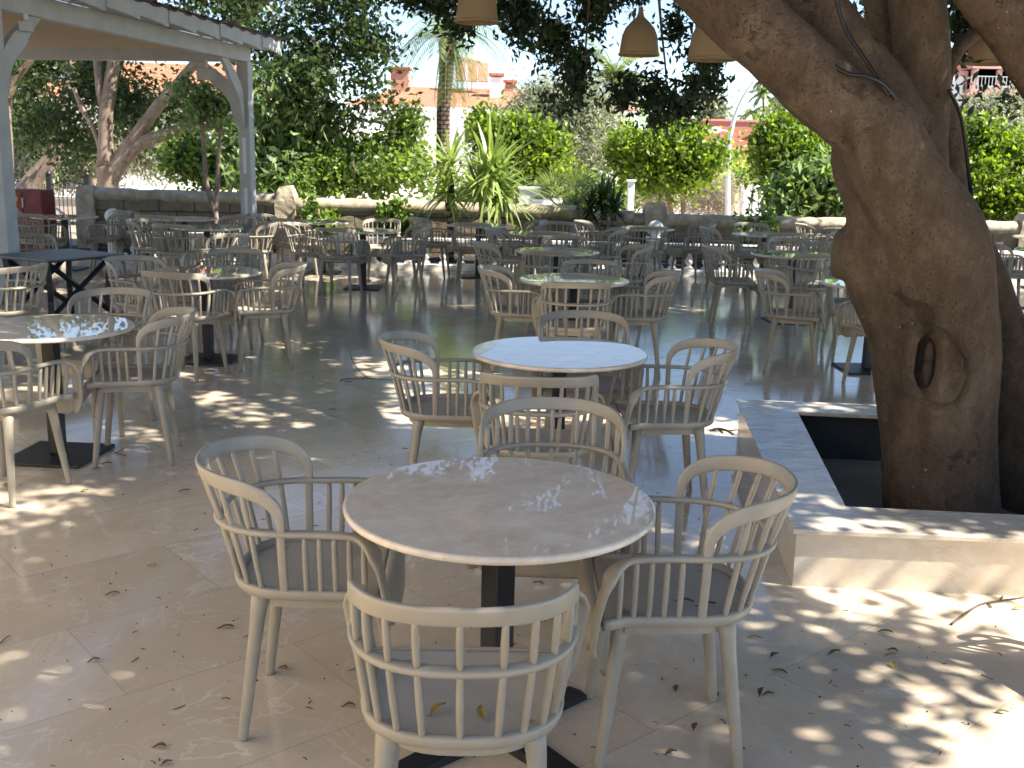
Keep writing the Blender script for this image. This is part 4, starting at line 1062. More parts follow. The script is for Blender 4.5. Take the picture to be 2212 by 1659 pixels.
tree('citrus_tree', 'round headed citrus tree on two thin trunks, bright on top and dark underneath', 'tree', [blob(1440, 322, 100, 50, 20.5), blob(1375, 345, 55, 50, 20.5), blob(1505, 345, 52, 48, 20.5), blob(1430, 292, 75, 28, 20.5), blob(1400, 385, 60, 26, 20.3), blob(1490, 385, 50, 26, 20.5)],
     12500, .13, .07, 'l_citrus', [TL(20.5, (1452, 500, 6), (1447, 440, 5.5), (1436, 400, 5), (1420, 360, 4)), TL(20.5, (1478, 500, 6), (1476, 440, 6), (1474, 380, 5), (1470, 330, 4))], 'bark2', group=G1, twig=.16, per=22, shell=.5)
tree('broadleaf_shrub', 'dense shrub left of the leaning trunk with bright yellow green top shoots', 'shrub', [blob(1700, 320, 85, 48, 18.2), blob(1760, 340, 80, 60, 18), blob(1660, 355, 55, 45, 18.4), blob(1690, 275, 55, 24, 18.3)],
     8500, .12, .065, 'l_citrus', [TL(18, (1740, 520, 10), (1745, 440, 8), (1740, 360, 6))], 'bark2', group=G1, twig=.15, per=20, shell=.45)
tree('broadleaf_shrub', 'lower dark large leaved shrub hanging over the wall beside the trunk stub', 'shrub', [blob(1770, 395, 75, 60, 17.4), blob(1790, 450, 70, 40, 17.2), blob(1720, 420, 50, 45, 17.4), blob(1700, 465, 40, 26, 17.2), blob(1830, 400, 40, 60, 17.2)],
     5000, .21, .075, 'l_pale', [TL(17.4, (1770, 520, 9), (1775, 440, 8), (1770, 380, 6))], 'bark2', group=G1, twig=.18, per=12, droop=.8)
DM = 1.0
tree('wall_climber', 'small sunlit shoots rising in front of the wall left of the broad leaved shrub', 'climber', [blob(1640, 478, 44, 14, 17.2, .2), blob(1600, 492, 26, 12, 17.0, .2)], 260, .12, .06, 'l_vine', [TL(17.2, (1640, 520, 3), (1640, 470, 2))], 'bark2', group=G1, twig=.08, per=6)
DM = 1.28
tree('clipped_hedge', 'bright sunlit hedge to the right of the leaning trunk', 'hedge', [blob(2110, 330, 65, 60, 18), blob(2180, 330, 70, 55, 18), blob(2150, 400, 90, 60, 17.6), blob(2200, 440, 80, 45, 17.4), blob(2120, 460, 60, 30, 17.4), blob(2145, 275, 40, 26, 18.2), blob(2270, 380, 80, 90, 18)],
     17000, .11, .06, 'l_citrus', [TL(18, (2160, 520, 9), (2160, 380, 7))], 'bark2', group=G1, twig=.14, per=22, shell=.5)
tree('garden_tree', 'pale tree with pinkish blossom below the red apartment house', 'tree', [blob(2140, 245, 55, 26, 38), blob(2190, 250, 40, 34, 38), blob(2100, 262, 30, 18, 38), blob(2200, 300, 40, 30, 36)], 7000, .22, .08, 'l_olive', [TL(38, (2168, 400, 5), (2165, 290, 5), (2175, 255, 4))], 'bark2', group=G1, twig=.3)
tree('bamboo_hedge', 'pale yellow green screen hedge beyond the street lamp', 'hedge', [blob(1420, 372, 90, 45, 42), blob(1560, 372, 100, 45, 42), blob(1650, 372, 80, 45, 43), blob(1500, 400, 120, 26, 41), blob(1720, 370, 60, 45, 43)],
     15000, .34, .07, 'l_yellow', [], base=None, group=G1, twig=.35, per=30)
tree('dry_bush', 'dry grey brown bush of bare twigs below the street lamp', 'shrub', [blob(1545, 430, 45, 30, 24), blob(1490, 435, 40, 26, 24), blob(1420, 435, 38, 22, 24.5)], 7000, .20, .014, 'l_dry', [TL(24, (1530, 480, 3), (1530, 430, 2))], 'bark2', group=G1, twig=.2, per=20)
tree('distant_tree', 'round distant green tree on the horizon at the foot of the leaning trunk', 'tree', [blob(1720, 242, 26, 14, 110), blob(1545, 238, 20, 12, 110)], 2500, .7, .35, 'l_olive', [TL(110, (1720, 300, 2), (1720, 245, 2))], group=G1, twig=.8)
tree('green_verge', 'low green planting seen under the citrus trees', 'shrub', [blob(1400, 430, 50, 25, 27), blob(1330, 420, 40, 40, 27), blob(1240, 420, 60, 30, 28), blob(1060, 420, 60, 34, 24), blob(1600, 400, 30, 20, 36)], 6000, .17, .08, 'l_vine', [], group=G1, twig=.25)

DM = 1.0
# strap leaved plants
def strap(mb, base, az, el, L, W, bend, n=6):
    d = Vector((math.cos(az) * math.cos(el), math.sin(az) * math.cos(el), math.sin(el))); side = Vector((-math.sin(az), math.cos(az), 0)); p = Vector(base); vs = []
    for i in range(n + 1):
        t = i / n; wd = W * (.55 + .45 * min(1, t * 3)) * (1 - t ** 2.5) + .001
        up = side.cross(d).normalized()
        vs += [p + side * wd / 2 + up * wd * .18, p - side * wd / 2 + up * wd * .18]
        d = (d + Vector((0, 0, -bend / n * (.4 + t)))).normalized(); p = p + d * (L / n)
    mb.add(vs, [(2 * i, 2 * i + 1, 2 * i + 3, 2 * i + 2) for i in range(n)])
def yucca(label, heads, Y, L, W, n, mat='l_yucca', name='yucca', cat='yucca', foot=None):
    root = empty(name); tag(root, label, cat)
    lines = []
    for (px, py, sz) in heads:
        h = at(px, py, Y); f = at(px + random.uniform(-8, 8), 500, Y); f.z = 0; f.y = Y + .1
        lines.append([(f, .06), (f.lerp(h, .5) + Vector((.04, 0, 0)), .05), (h, .045)])
    trunk_part(root, lines, M['palmbark'])
    for (px, py, sz) in heads:
        h = at(px, py, Y); mb = MB()
        for i in range(int(n * sz)):
            el = math.asin(random.uniform(-.55, .98)); strap(mb, h + Vector((0, 0, random.uniform(-.12, .1))), random.uniform(0, 2 * PI), el, L * sz * random.uniform(.7, 1.1), W * random.uniform(.8, 1.15), random.uniform(.25, 1.1) * (1.2 - el * .5))
        mb.build('leaf_rosette', M[mat], root)
yucca('spiky yucca clump with long drooping strap leaves, right of the upright one', [(1062, 372, 1.0), (1035, 400, .75), (1085, 410, .8)], 17.3, 1.05, .07, 95)
yucca('spiky yucca with upright blades left of the drooping clump', [(972, 352, .85), (965, 415, .8)], 17.5, .95, .062, 85)
yucca('dark strap leaved bush spilling over the wall behind the back tables', [(1300, 430, .8), (1325, 445, .7), (1275, 450, .65)], 17.6, .66, .05, 110, 'l_ficus', 'strap_leaf_bush', 'shrub')
def fan_palm(label, heads, Y, L):
    root = empty('fan_palm'); tag(root, label, 'palm')
    for px, py in heads:
        h = at(px, py, Y); mb = MB()
        for k in range(13):
            az = random.uniform(0, 2 * PI); el = random.uniform(.1, 1.2); d = Vector((math.cos(az) * math.cos(el), math.sin(az) * math.cos(el), math.sin(el)))
            c = h + d * L * .45; mb.tube([h, h.lerp(c, .5), c], .008, 4)
            up = Vector((0, 0, 1)); s = d.cross(up).normalized(); q = s.cross(d).normalized()
            for j in range(15):
                a = R(-75 + 150 * j / 14); dd = (d * math.cos(a) + s * math.sin(a)).normalized(); sd_ = (s * math.cos(a) - d * math.sin(a))
                t = c + dd * L * .6 - Vector((0, 0, .05)); mb.add([c, c.lerp(t, .5) + sd_ * .014, t, c.lerp(t, .5) - sd_ * .014], [(0, 1, 2, 3)])
        mb.build('fronds', M['l_palm'], root)
        trunk_part(root, [[(Vector((h.x, Y, 0)), .07), (h, .06)]], M['palmbark'])
fan_palm('small fan palm with light fronds behind the wall left of the dark strap leaved bush', [(1245, 440), (1215, 455)], 18.9, .85)

def palm(label, pts, Y, crown, L, nf, bpx=None, group=None, fw=.035, hang=0, trunkmat='palmbark', ring=0):
    root = empty('palm_tree'); tag(root, label, 'palm', group)
    trunk_part(root, [TL(Y, *pts)], M[trunkmat], n=12 if Y < 40 else 6)
    h = at(*crown, Y); mb = MB()
    for k in range(nf):
        az = random.uniform(0, 2 * PI); el = random.uniform(-.5, 1.2) if k >= hang else random.uniform(-1.4, -1.0)
        d = Vector((math.cos(az) * math.cos(el), math.sin(az) * math.cos(el), math.sin(el))); p = h.copy(); n = 9; pts2 = [p.copy()]; ds = [d.copy()]
        for i in range(n):
            p = p + d * L / n; d = (d + Vector((0, 0, -.16))).normalized(); pts2.append(p.copy()); ds.append(d.copy())
        mb.tube(pts2, [.02 * L / 2 * (1 - i / (n + 1)) + .003 for i in range(n + 1)], 4)
        for i in range(1, n + 1):
            for q in range(3):
                t = q / 3; c = pts2[i - 1].lerp(pts2[i], t)
                for s in (-1, 1):
                    sd2 = ds[i].cross(Vector((0, 0, 1))).normalized() * s
                    e = c + (sd2 * .8 + ds[i] * .5 + Vector((0, 0, -.35 - .2 * random.random()))) * L * .20
                    mb.add([c, c.lerp(e, .5) + ds[i] * fw * .5, e, c.lerp(e, .5) - ds[i] * fw * .5], [(0, 1, 2, 3)])
    mb.build('fronds', M['l_palm'], root)
palm('tall palm with a rough brown trunk rising in front of the white house', [(962, 520, 16), (958, 400, 15), (957, 300, 14), (958, 230, 14), (964, 150, 15), (966, 90, 17)], 26, (966, 62), 1.7, 26, hang=5)
GP = 'distant palms above the red wall'
for i, (x, y, b, L, lb) in enumerate([(1650, 203, 258, 1.9, 'tallest thin distant palm in the gap under the leaning trunk'), (1627, 240, 262, 2.1, 'short distant palm left of the tallest thin one'),
                                      (1697, 214, 258, 2.6, 'distant palm right of the tallest thin one, close to the leaning trunk'), (1648, 172, 250, 1.6, 'distant palm whose head shows behind the curved lamp pole')]):
    palm(lb, [(x, b + 60, 1.6), (x, y, 1.4)], 150 + 8 * i, (x, y), L * 1.3, 16, group=GP, fw=.25)
palm('palm head half hidden behind the drooping leaves above the olive tree', [(1335, 420, 7), (1330, 250, 7), (1328, 165, 8)], 52, (1328, 160), 2.6, 26, fw=.08)
# ------------------------------------------------------------------ buildings
def hbox(a, b, z0, z1):            # axis aligned helper
    return ((a[0] + b[0]) / 2, (a[1] + b[1]) / 2, (z0 + z1) / 2), (abs(b[0] - a[0]), abs(b[1] - a[1]), z1 - z0)
def white_house():
    Y = 50.0; r = empty('house', (0, Y, 0)); tag(r, 'white rendered house with a terracotta tiled roof behind the palm', 'house')
    xl = at(770, 300, Y).x; xr = at(1110, 300, Y).x; ze = at(950, 238, Y).z; dep = 9.0
    c, d = hbox((xl, 0), (xr, dep), -.2, ze); MB().box(c, d).build('wall', M['plaster'], r)
    c, d = hbox((xr, .9), (xr + 5.2, dep), -.2, ze - .05); MB().box(c, d).build('wall', M['plaster'], r)
    MB().box(((xl + xr + 5.2) / 2, .1, ze + .06), (xr - xl + 6.2, 1.6, .14)).build('eave', M['plaster'], r)
    zr = at(950, 190, Y + 5).z; x0 = xl - .5; x1 = xr + 5.8; y0 = -.75; y1 = dep + .7; ym = dep / 2
    zb = ze + .14
    mb = MB(); vs = [(x0, y0, zb), (x1, y0, zb), (x1, y1, zb), (x0, y1, zb), (x0 + 2.2, ym, zr), (x1 - 2.2, ym, zr)]
    mb.add(vs, [(0, 1, 5, 4), (2, 3, 4, 5), (1, 2, 5), (3, 0, 4), (3, 2, 1, 0)]); rf = mb.build('roof', M['rooftile'], r)
    def chim(px, py0, py1, w, Yc, mat, cap=True):
        p = at(px, py0, Yc); q = at(px, py1, Yc); k = pxm(Yc)
        b_ = MB().box((p.x, Yc - Y, (p.z + q.z) / 2 - .15), (w * k, w * k, q.z - p.z + .3)).build('chimney', mat, rf)
        if cap:
            MB().box((p.x, Yc - Y, q.z + .13), (w * k * 1.25, w * k * 1.25, .12)).box((p.x, Yc - Y, q.z + .03), (w * k * .8, w * k * .8, .10)).build('chimney_cap', M['rooftile'], rf)
    chim(1072, 207, 168, 26, Y + 2.2, M['plaster']); chim(865, 186, 155, 36, Y + 3.5, M['brick']); chim(1102, 200, 182, 24, Y + 4, M['brick'])
    # solar water heater: brown panels and a white tank on a frame
    s = empty('water_heater', (0, 0, 0)); tag(s, 'rooftop solar water heater with brown panels and a white tank', 'water heater')
    p = at(1018, 160, Y + 3); k = pxm(Y + 3)
    for i, dx in enumerate((-22, 2, 24)):
        MB().box((p.x + dx * k, Y + 3 + .1 * i, p.z + .1), (21 * k, .08, 44 * k), rot=Matrix.Rotation(R(-28), 3, 'X')).build('panel', M['brick'], s)
    mb = MB(); mb.tube([(p.x - 34 * k, Y + 3.6, p.z + 32 * k), (p.x + 24 * k, Y + 3.6, p.z + 32 * k)], 9 * k, 12); mb.build('tank', M['plaster'], s)
    mb = MB()
    for dx in (-30, 0, 32): mb.tube([(p.x + dx * k, Y + 3.6, p.z - 1.0), (p.x + dx * k, Y + 3.6, p.z + 26 * k)], .03, 5)
    mb.build('frame', M['metal'], s)
    # window openings
    for px in (820, 1030):
        q = at(px, 285, Y)
        w_ = MB().box((q.x, -.015, q.z), (1.1, .05, 1.0)).build('window', M['glass'], r)
        MB().box((q.x, -.03, q.z - .55), (1.3, .12, .08)).build('sill', M['plaster'], w_)
white_house()
def left_house():
    Y = 44.0; r = empty('house', (0, Y, 0)); tag(r, 'long white house with red roofs glimpsed through the ficus trees on the left', 'house')
    xl = at(60, 300, Y).x; xr = at(560, 300, Y).x; ze = at(300, 215, Y).z
    c, d = hbox((xl, 0), (xr, 8), -.2, ze); MB().box(c, d).build('wall', M['plaster'], r)
    mb = MB(); zr = at(300, 135, Y + 4).z
    mb.add([(xl - .5, -.7, ze), (xr + .5, -.7, ze), (xr + .5, 8.7, ze), (xl - .5, 8.7, ze), (xl + 2, 4, zr), (xr - 2, 4, zr)], [(0, 1, 5, 4), (2, 3, 4, 5), (1, 2, 5), (3, 0, 4), (3, 2, 1, 0)])
    mb.build('roof', M['rooftile'], r)
    for px in (110, 150, 185, 250, 330, 420):
        q = at(px, 400 if px < 220 else 330, Y); b = MB().box((q.x, -.01, q.z), (.55 if px < 200 else 1.0, .05, 1.1 if px < 200 else .9)).build('window', M['glass'], r)
    # second wing to the right, behind the broad leaved shrub
    xa = at(560, 300, Y).x; xb = at(800, 300, Y).x
    c, d = hbox((xa, 1.0), (xb, 7), -.2, at(700, 262, Y).z); MB().box(c, d).build('wall', M['plaster'], r)
left_house()
def red_wall():
    Y = 95.0; r = empty('red_building', (0, Y, 0)); tag(r, 'long low pink red rendered building beyond the street lamp', 'building')
    a = at(1440, 259, Y); b = at(1672, 259, Y)
    c, d = hbox((a.x, 0), (b.x, 6), 0, a.z); MB().box(c, d).build('wall', M['redwall'], r)
    c, d = hbox((a.x - .1, -.1), (b.x + .1, 6.1), a.z + .001, a.z + .18); MB().box(c, d).build('parapet', M['red2'], r)
red_wall()
def red_apartments():
    Y = 72.0; r = empty('apartment_house', (0, Y, 0)); tag(r, 'red apartment house with balconies and white curtains at the upper right', 'building')
    X = lambda px: at(px, 180, Y).x
    Z = lambda py: at(2130, py, Y).z
    c, d = hbox((X(2048), 3), (X(2560), 14), 0, Z(98)); MB().box(c, d).build('wall', M['redwall'], r)
    c, d = hbox((X(2054), .8), (X(2100), 3), 0, Z(152)); MB().box(c, d).build('wall', M['red2'], r)
    c, d = hbox((X(2040), 2.6), (X(2570), 14.4), Z(98) + .01, Z(92)); MB().box(c, d).build('roof', M['metal'], r)
    for zf in (204, 148, 262):          # balcony slabs
        c, d = hbox((X(2098), 0), (X(2550), 2.98), Z(zf), Z(zf) + .35); sl = MB().box(c, d).build('balcony', M['red2'], r)
        mb = MB(); mb.box(((X(2098) + X(2550)) / 2, .05, Z(zf) + 1.15), (X(2550) - X(2098), .05, .05))
        for i in range(60): mb.box((X(2098) + (X(2550) - X(2098)) * i / 59, .05, Z(zf) + .75), (.03, .03, .8))
        mb.build('railing', M['metal'], sl)
    for px in (2106, 2158, 2210, 2262, 2314, 2366):
        c, d = hbox((X(px - 4), .1), (X(px + 4), .5), 0, Z(150)); MB().box(c, d).build('column', M['red2'], r)
    for zf in (204, 262):
        for px in (2128, 2150, 2180, 2232, 2284):
            top = Z(zf) + 3.6; mb = MB(); vs = []
            for i in range(9):
                t = i / 8; w_ = .55 * (1 - .55 * math.sin(PI * min(1, t * 1.05)) ** 2); zz = top - 3.0 * t
                vs += [(X(px) - w_, .35, zz), (X(px) + w_, .35, zz), (X(px) + w_, .45, zz), (X(px) - w_, .45, zz)]
            fs = [(4 * i + k, 4 * i + (k + 1) % 4, 4 * i + 4 + (k + 1) % 4, 4 * i + 4 + k) for i in range(8) for k in range(4)] + [(0, 1, 2, 3), (35, 34, 33, 32)]
            mb.add(vs, fs); mb.build('curtain', M['curtain'], r)
        for px in (2140, 2192, 2244):
            q = X(px); MB().box((q, 2.97, Z(zf) + 1.6), (1.9, .06, 2.3)).build('window', M['glass'], r)
    for py in (190, 240):
        q = at(2078, py, Y); MB().box((q.x, .77, q.z), (.7, .06, 1.6)).build('window', M['curtain'], r)
red_apartments()

def bounce_building():  # unseen, added so its sunlit wall throws warm light on the near floor
    r = empty('bounce_building', (-4.7, -2.6, 0)); tag(r, 'cream building added left of the terrace, outside the picture, to bounce warm sunlight onto it', 'building')
    MB().box((-2.0, 0, 2.3), (4.0, 15.0, 4.6)).build('wall', M['creamwall'], r)
    MB().box((-2.0, 0, 4.68), (4.5, 15.5, .15)).build('roof', M['plaster'], r)
    for y in (-5, -1.8, 1.4, 4.6):
        f = MB().box((.003, y, 1.35), (.05, 1.6, 2.1)).build('window', M['plaster'], r); MB().box((.012, y, 1.35), (.06, 1.4, 1.9)).build('pane', M['glass'], f)
bounce_building()

# ------------------------------------------------------------------ street things
def street_lamp():
    Y = 30.0; r = empty('street_lamp', tuple(at(1572, 470, Y))); o = r.location.copy(); o.z = 0; r.location = o
    tag(r, 'tall white street lamp with a curved pole and a low side arm', 'street lamp')
    P = [(1572, 470, 6), (1572, 398, 5.5), (1574, 330, 5), (1580, 280, 4.5), (1592, 240, 4), (1612, 200, 3.5), (1640, 168, 3), (1668, 145, 2.6)]
    mb = MB(); k = pxm(Y); pts = catmull([at(x, y, Y) - o for x, y, q in P], 5); pts[0].z = 0; q = catmull([Vector((w_ * k, 0, 0)) for _, _, w_ in P], 5)
    mb.tube(pts, [v.x for v in q], 10); mb.build('pole', M['metal'], r)
    a = at(1580, 284, Y) - o; b = at(1552, 281, Y) - o
    MB().tube([a, b], .025, 6).build('arm', M['metal'], r)
    mb = MB(); c = at(1545, 282, Y) - o
    for s in (0,): mb.lathe([(.001, -.07), (.10, -.06), (.17, -.01), (.16, .05), (.07, .09), (.001, .10)], tuple(c), 16)
    mb.build('lamp_head', M['plaster'], r)
    e = at(1690, 130, Y) - o
    MB().box(tuple(e), (.7, .2, .1)).build('lamp_head', M['plaster'], r, bevel=.03)
street_lamp()
def cabinet(label, px0, px1, py0, Y, louvre=True, name='utility_cabinet', z0=0):
    a = at(px0, py0, Y); b = at(px1, py0, Y); r = empty(name, ((a.x + b.x) / 2, Y, 0)); tag(r, label, 'cabinet')
    wd = b.x - a.x; h = a.z
    MB().box((0, 0, h / 2), (wd, .5, h)).build('body', M['plaster'], r, bevel=.01)
    MB().box((0, 0, h + .021), (wd + .06, .56, .04)).build('lid', M['plaster'], r)
    if louvre:
        mb = MB()
        for i in range(7): mb.box((wd * .08, -.262, h - .12 - .09 * i), (wd * .36, .02, .045))
        mb.build('louvre', M['metal'], r)
    return r
cabinet('white louvred utility cabinet behind the wall below the citrus tree', 1122, 1192, 408, 22.0)
cabinet('white box beside the pavement left of the broad leaved shrub', 1604, 1622, 403, 34.0, False, 'utility_box')
cabinet('wider white box beside the pavement next to the narrow one', 1625, 1645, 403, 34.0, False, 'utility_box')
r = empty('white_post', (at(1361, 450, 23).x, 23, 0)); tag(r, 'white painted post behind the wall left of the citrus tree with two trunks', 'post')
MB().box((0, 0, .62), (.14, .14, 1.24)).build('shaft', M['plaster'], r, bevel=.01); MB().box((0, 0, 1.262), (.2, .2, .04)).build('cap', M['plaster'], r)

def gate():
    Y = 22.0; xa = at(109, 430, Y).x; xb = at(191, 430, Y).x; r = empty('iron_gate', (xa, Y, 0)); tag(r, 'black wrought iron gate with an arched top between the left trees', 'gate')
    W_ = xb - xa; h = at(150, 390, Y).z
    for x in (0, W_): 
        mb = MB(); mb.box((x, 0, h / 2 + .05), (.10, .10, h + .1)); mb.lathe([(.06, h + .1), (.07, h + .14), (.001, h + .2)], (x, 0, 0), 10); mb.build('post', M['black'], r)
    mb = MB(); n = 9
    mb.tube([(W_ * i / 12, 0, h - .12 + .12 * math.sin(PI * i / 12)) for i in range(13)], .014, 6); mb.tube([(0, 0, .18), (W_, 0, .18)], .014, 6); mb.tube([(0, 0, h - .35), (W_, 0, h - .35)], .012, 6)
    mb.build('frame', M['black'], r)
    for i in range(1, n):
        x = W_ * i / n; MB().tube([(x, 0, .1), (x, 0, h - .12 + .12 * math.sin(PI * i / n))], .009, 6).build('bar', M['black'], r)
    for (a, b) in ((-1.7, -.1), (W_ + .1, W_ + .9)):
        mb = MB()
        for z in (.2, h - .2): mb.tube([(a, 0, z), (b, 0, z)], .012, 6)
        k = int((b - a) / .13)
        for i in range(k + 1): x = a + (b - a) * i / k; mb.tube([(x, 0, .05), (x, 0, h - .1)], .008, 5)
        mb.build('side_panel', M['black'], r)
    s = empty('garden_wall', (xa, 24.5, 0)); tag(s, 'low pale rendered wall beyond the iron gate', 'wall')
    MB().box((.6, 0, .27), (5.6, .2, .54)).build('wall_panel', M['pave'], s, bevel=.02); MB().box((.6, 0, .56), (5.7, .28, .04)).build('coping', M['stonewhite'], s)
gate()
def red_cabinet():
    Y = 17.0; a = at(22, 408, Y); b = at(102, 408, Y); r = empty('red_cabinet', ((a.x + b.x) / 2, Y, 0)); tag(r, 'red metal cabinet with an orange front and two small pictures behind the left tables', 'cabinet')
    w_ = b.x - a.x; h = a.z
    MB().box((0, 0, h / 2), (w_, .5, h)).build('body', M['redcab'], r, bevel=.01)
    f = MB().box((-w_ * .24, -.262, h - .24), (w_ * .46, .02, .42)).build('orange_front', M['orange'], r)
    for z in (h - .14, h - .33): 
        q = MB().box((-w_ * .20, -.276, z), (.17, .012, .12)).build('picture_frame', M['orange'], f); MB().box((-w_ * .20, -.284, z), (.12, .006, .075)).build('picture', M['beige'], q)
    MB().box((w_ * .02, -.27, h - .2), (.015, .03, .16)).build('handle', M['metal'], r)
    s = empty('handrail'); tag(s, 'thin grey sloping stair handrail right of the red cabinet', 'handrail')
    mb = MB(); mb.tube([at(92, 440, 18.5), at(116, 446, 18.4), at(150, 472, 18.2)], .02, 6); mb.tube([at(150, 472, 18.2), Vector((at(150, 472, 18.2).x, 18.2, 0))], .015, 6); mb.tube([at(105, 442, 18.45), Vector((at(105, 442, 18.45).x, 18.45, 0))], .015, 6); mb.build('rail', M['metal'], s)
red_cabinet()

# ------------------------------------------------------------------ pendant lamps
def pendant(label, px, ytop, ybot, wpx, Y, kind=0):
    k = pxm(Y); b = at(px, ybot - 4, Y); h = (ybot - ytop) * k; R0 = wpx / 2 * k
    r = empty('pendant_lamp', tuple(b)); tag(r, label, 'lamp', 'woven rattan pendant lamps hanging from the trees')
    if kind == 0: prof = [(R0, 0), (R0 * 1.0, .03), (R0 * .96, h * .20), (R0 * .90, h * .40), (R0 * .74, h * .56), (R0 * .45, h * .70), (R0 * .20, h * .80), (R0 * .13, h * .90), (R0 * .12, h)]
    else: prof = [(R0, 0), (R0 * .98, .03), (R0 * .90, h * .35), (R0 * .80, h * .7), (R0 * .74, h * .92), (R0 * .3, h)]
    n = 36; vs = []
    for rr, z in prof: vs += [(rr * math.cos(2 * PI * i / n), rr * math.sin(2 * PI * i / n), z) for i in range(n)]
    mb = MB(); mb.add(vs, [(j * n + i, j * n + (i + 1) % n, (j + 1) * n + (i + 1) % n, (j + 1) * n + i) for j in range(len(prof) - 1) for i in range(n)], True)
    o = mb.build('lamp_shade', M['wicker'], r); md = o.modifiers.new('s', 'SOLIDIFY'); md.thickness = .008
    mb = MB(); mb.tube([(R0 * 1.005 * math.cos(2 * PI * i / 32), R0 * 1.005 * math.sin(2 * PI * i / 32), 0) for i in range(33)], .011, 6); mb.build('rim', M['wicker'], r)
    MB().tube([(0, 0, h - .05), (.01, 0, h + .8), (0, .02, h + 2.0)], .006, 6).build('cord', M['cable'], r)
pendant('conical rattan pendant lamp cut by the top edge above the white house', 1030, -40, 51, 88, 8.7, 1)
pendant('bell shaped rattan pendant lamp hanging whole against the sky', 1380, 30, 122, 80, 9.2)
pendant('rattan pendant lamp partly covered by the underside of the leaning trunk', 1537, 20, 132, 96, 8.4)
pendant('dark rattan pendant lamp hanging at the right behind the upper branch', 2142, 60, 140, 100, 8.2)

# ------------------------------------------------------------------ cables on the trunk
def cable(label, pts, rad=.009):
    r = empty('cable'); tag(r, label, 'cable'); mb = MB(); mb.tube(catmull([at(*p) for p in pts], 6), rad, 6); mb.build('line', M['cable'], r)
cable('black cable running down between the two upper leaning stems', [(1802, -20, 4.98), (1825, 60, 4.98), (1870, 130, 4.92), (1902, 180, 4.86), (1920, 205, 4.84)])
cable('black cable crossing the top of the leaning stem', [(1768, 100, 4.92), (1800, 140, 4.88), (1834, 160, 4.84), (1868, 164, 4.82), (1905, 180, 4.84), (1935, 215, 4.90), (1955, 245, 4.98)], .010)
cable('black cable running down the right side of the trunk', [(2050, 196, 5.2), (2072, 240, 5.3), (2084, 300, 5.35), (2094, 390, 5.3), (2102, 450, 5.2)], .010)

# ------------------------------------------------------------------ fallen leaves, twigs, debris
def leaf_shape(kind):
    mb = MB(); L = .055 if kind < 2 else .04; W_ = .017 if kind < 2 else .02; n = 7; vs = []
    for i in range(n + 1):
        t = i / n; wv = W_ / 2 * math.sin(PI * min(1, t * 1.02)) ** .8 + .0004; cz = .006 * math.sin(PI * t) + .007 * t * t
        x = L * (t - .5); bend = .006 * math.sin(PI * t)
        vs += [(x, bend - wv, cz + .005), (x, bend, cz), (x, bend + wv, cz + .004)]
    mb.add(vs, [(3 * i + k, 3 * i + k + 1, 3 * i + 4 + k, 3 * i + 3 + k) for i in range(n) for k in (0, 1)], True)
    mb.tube([(-L * .5, 0, .001), (-L * .68, .002, .006)], .0009, 4)
    return mb.mesh('leaf')
LM = {}
for c in ('lf_green', 'lf_yellow', 'lf_brown'):
    for k in (0, 2):
        me = leaf_shape(k); me.materials.append(M[c]); LM[(c, k)] = me
W3 = {'lf_green': 'olive green', 'lf_yellow': 'yellow', 'lf_brown': 'brown'}
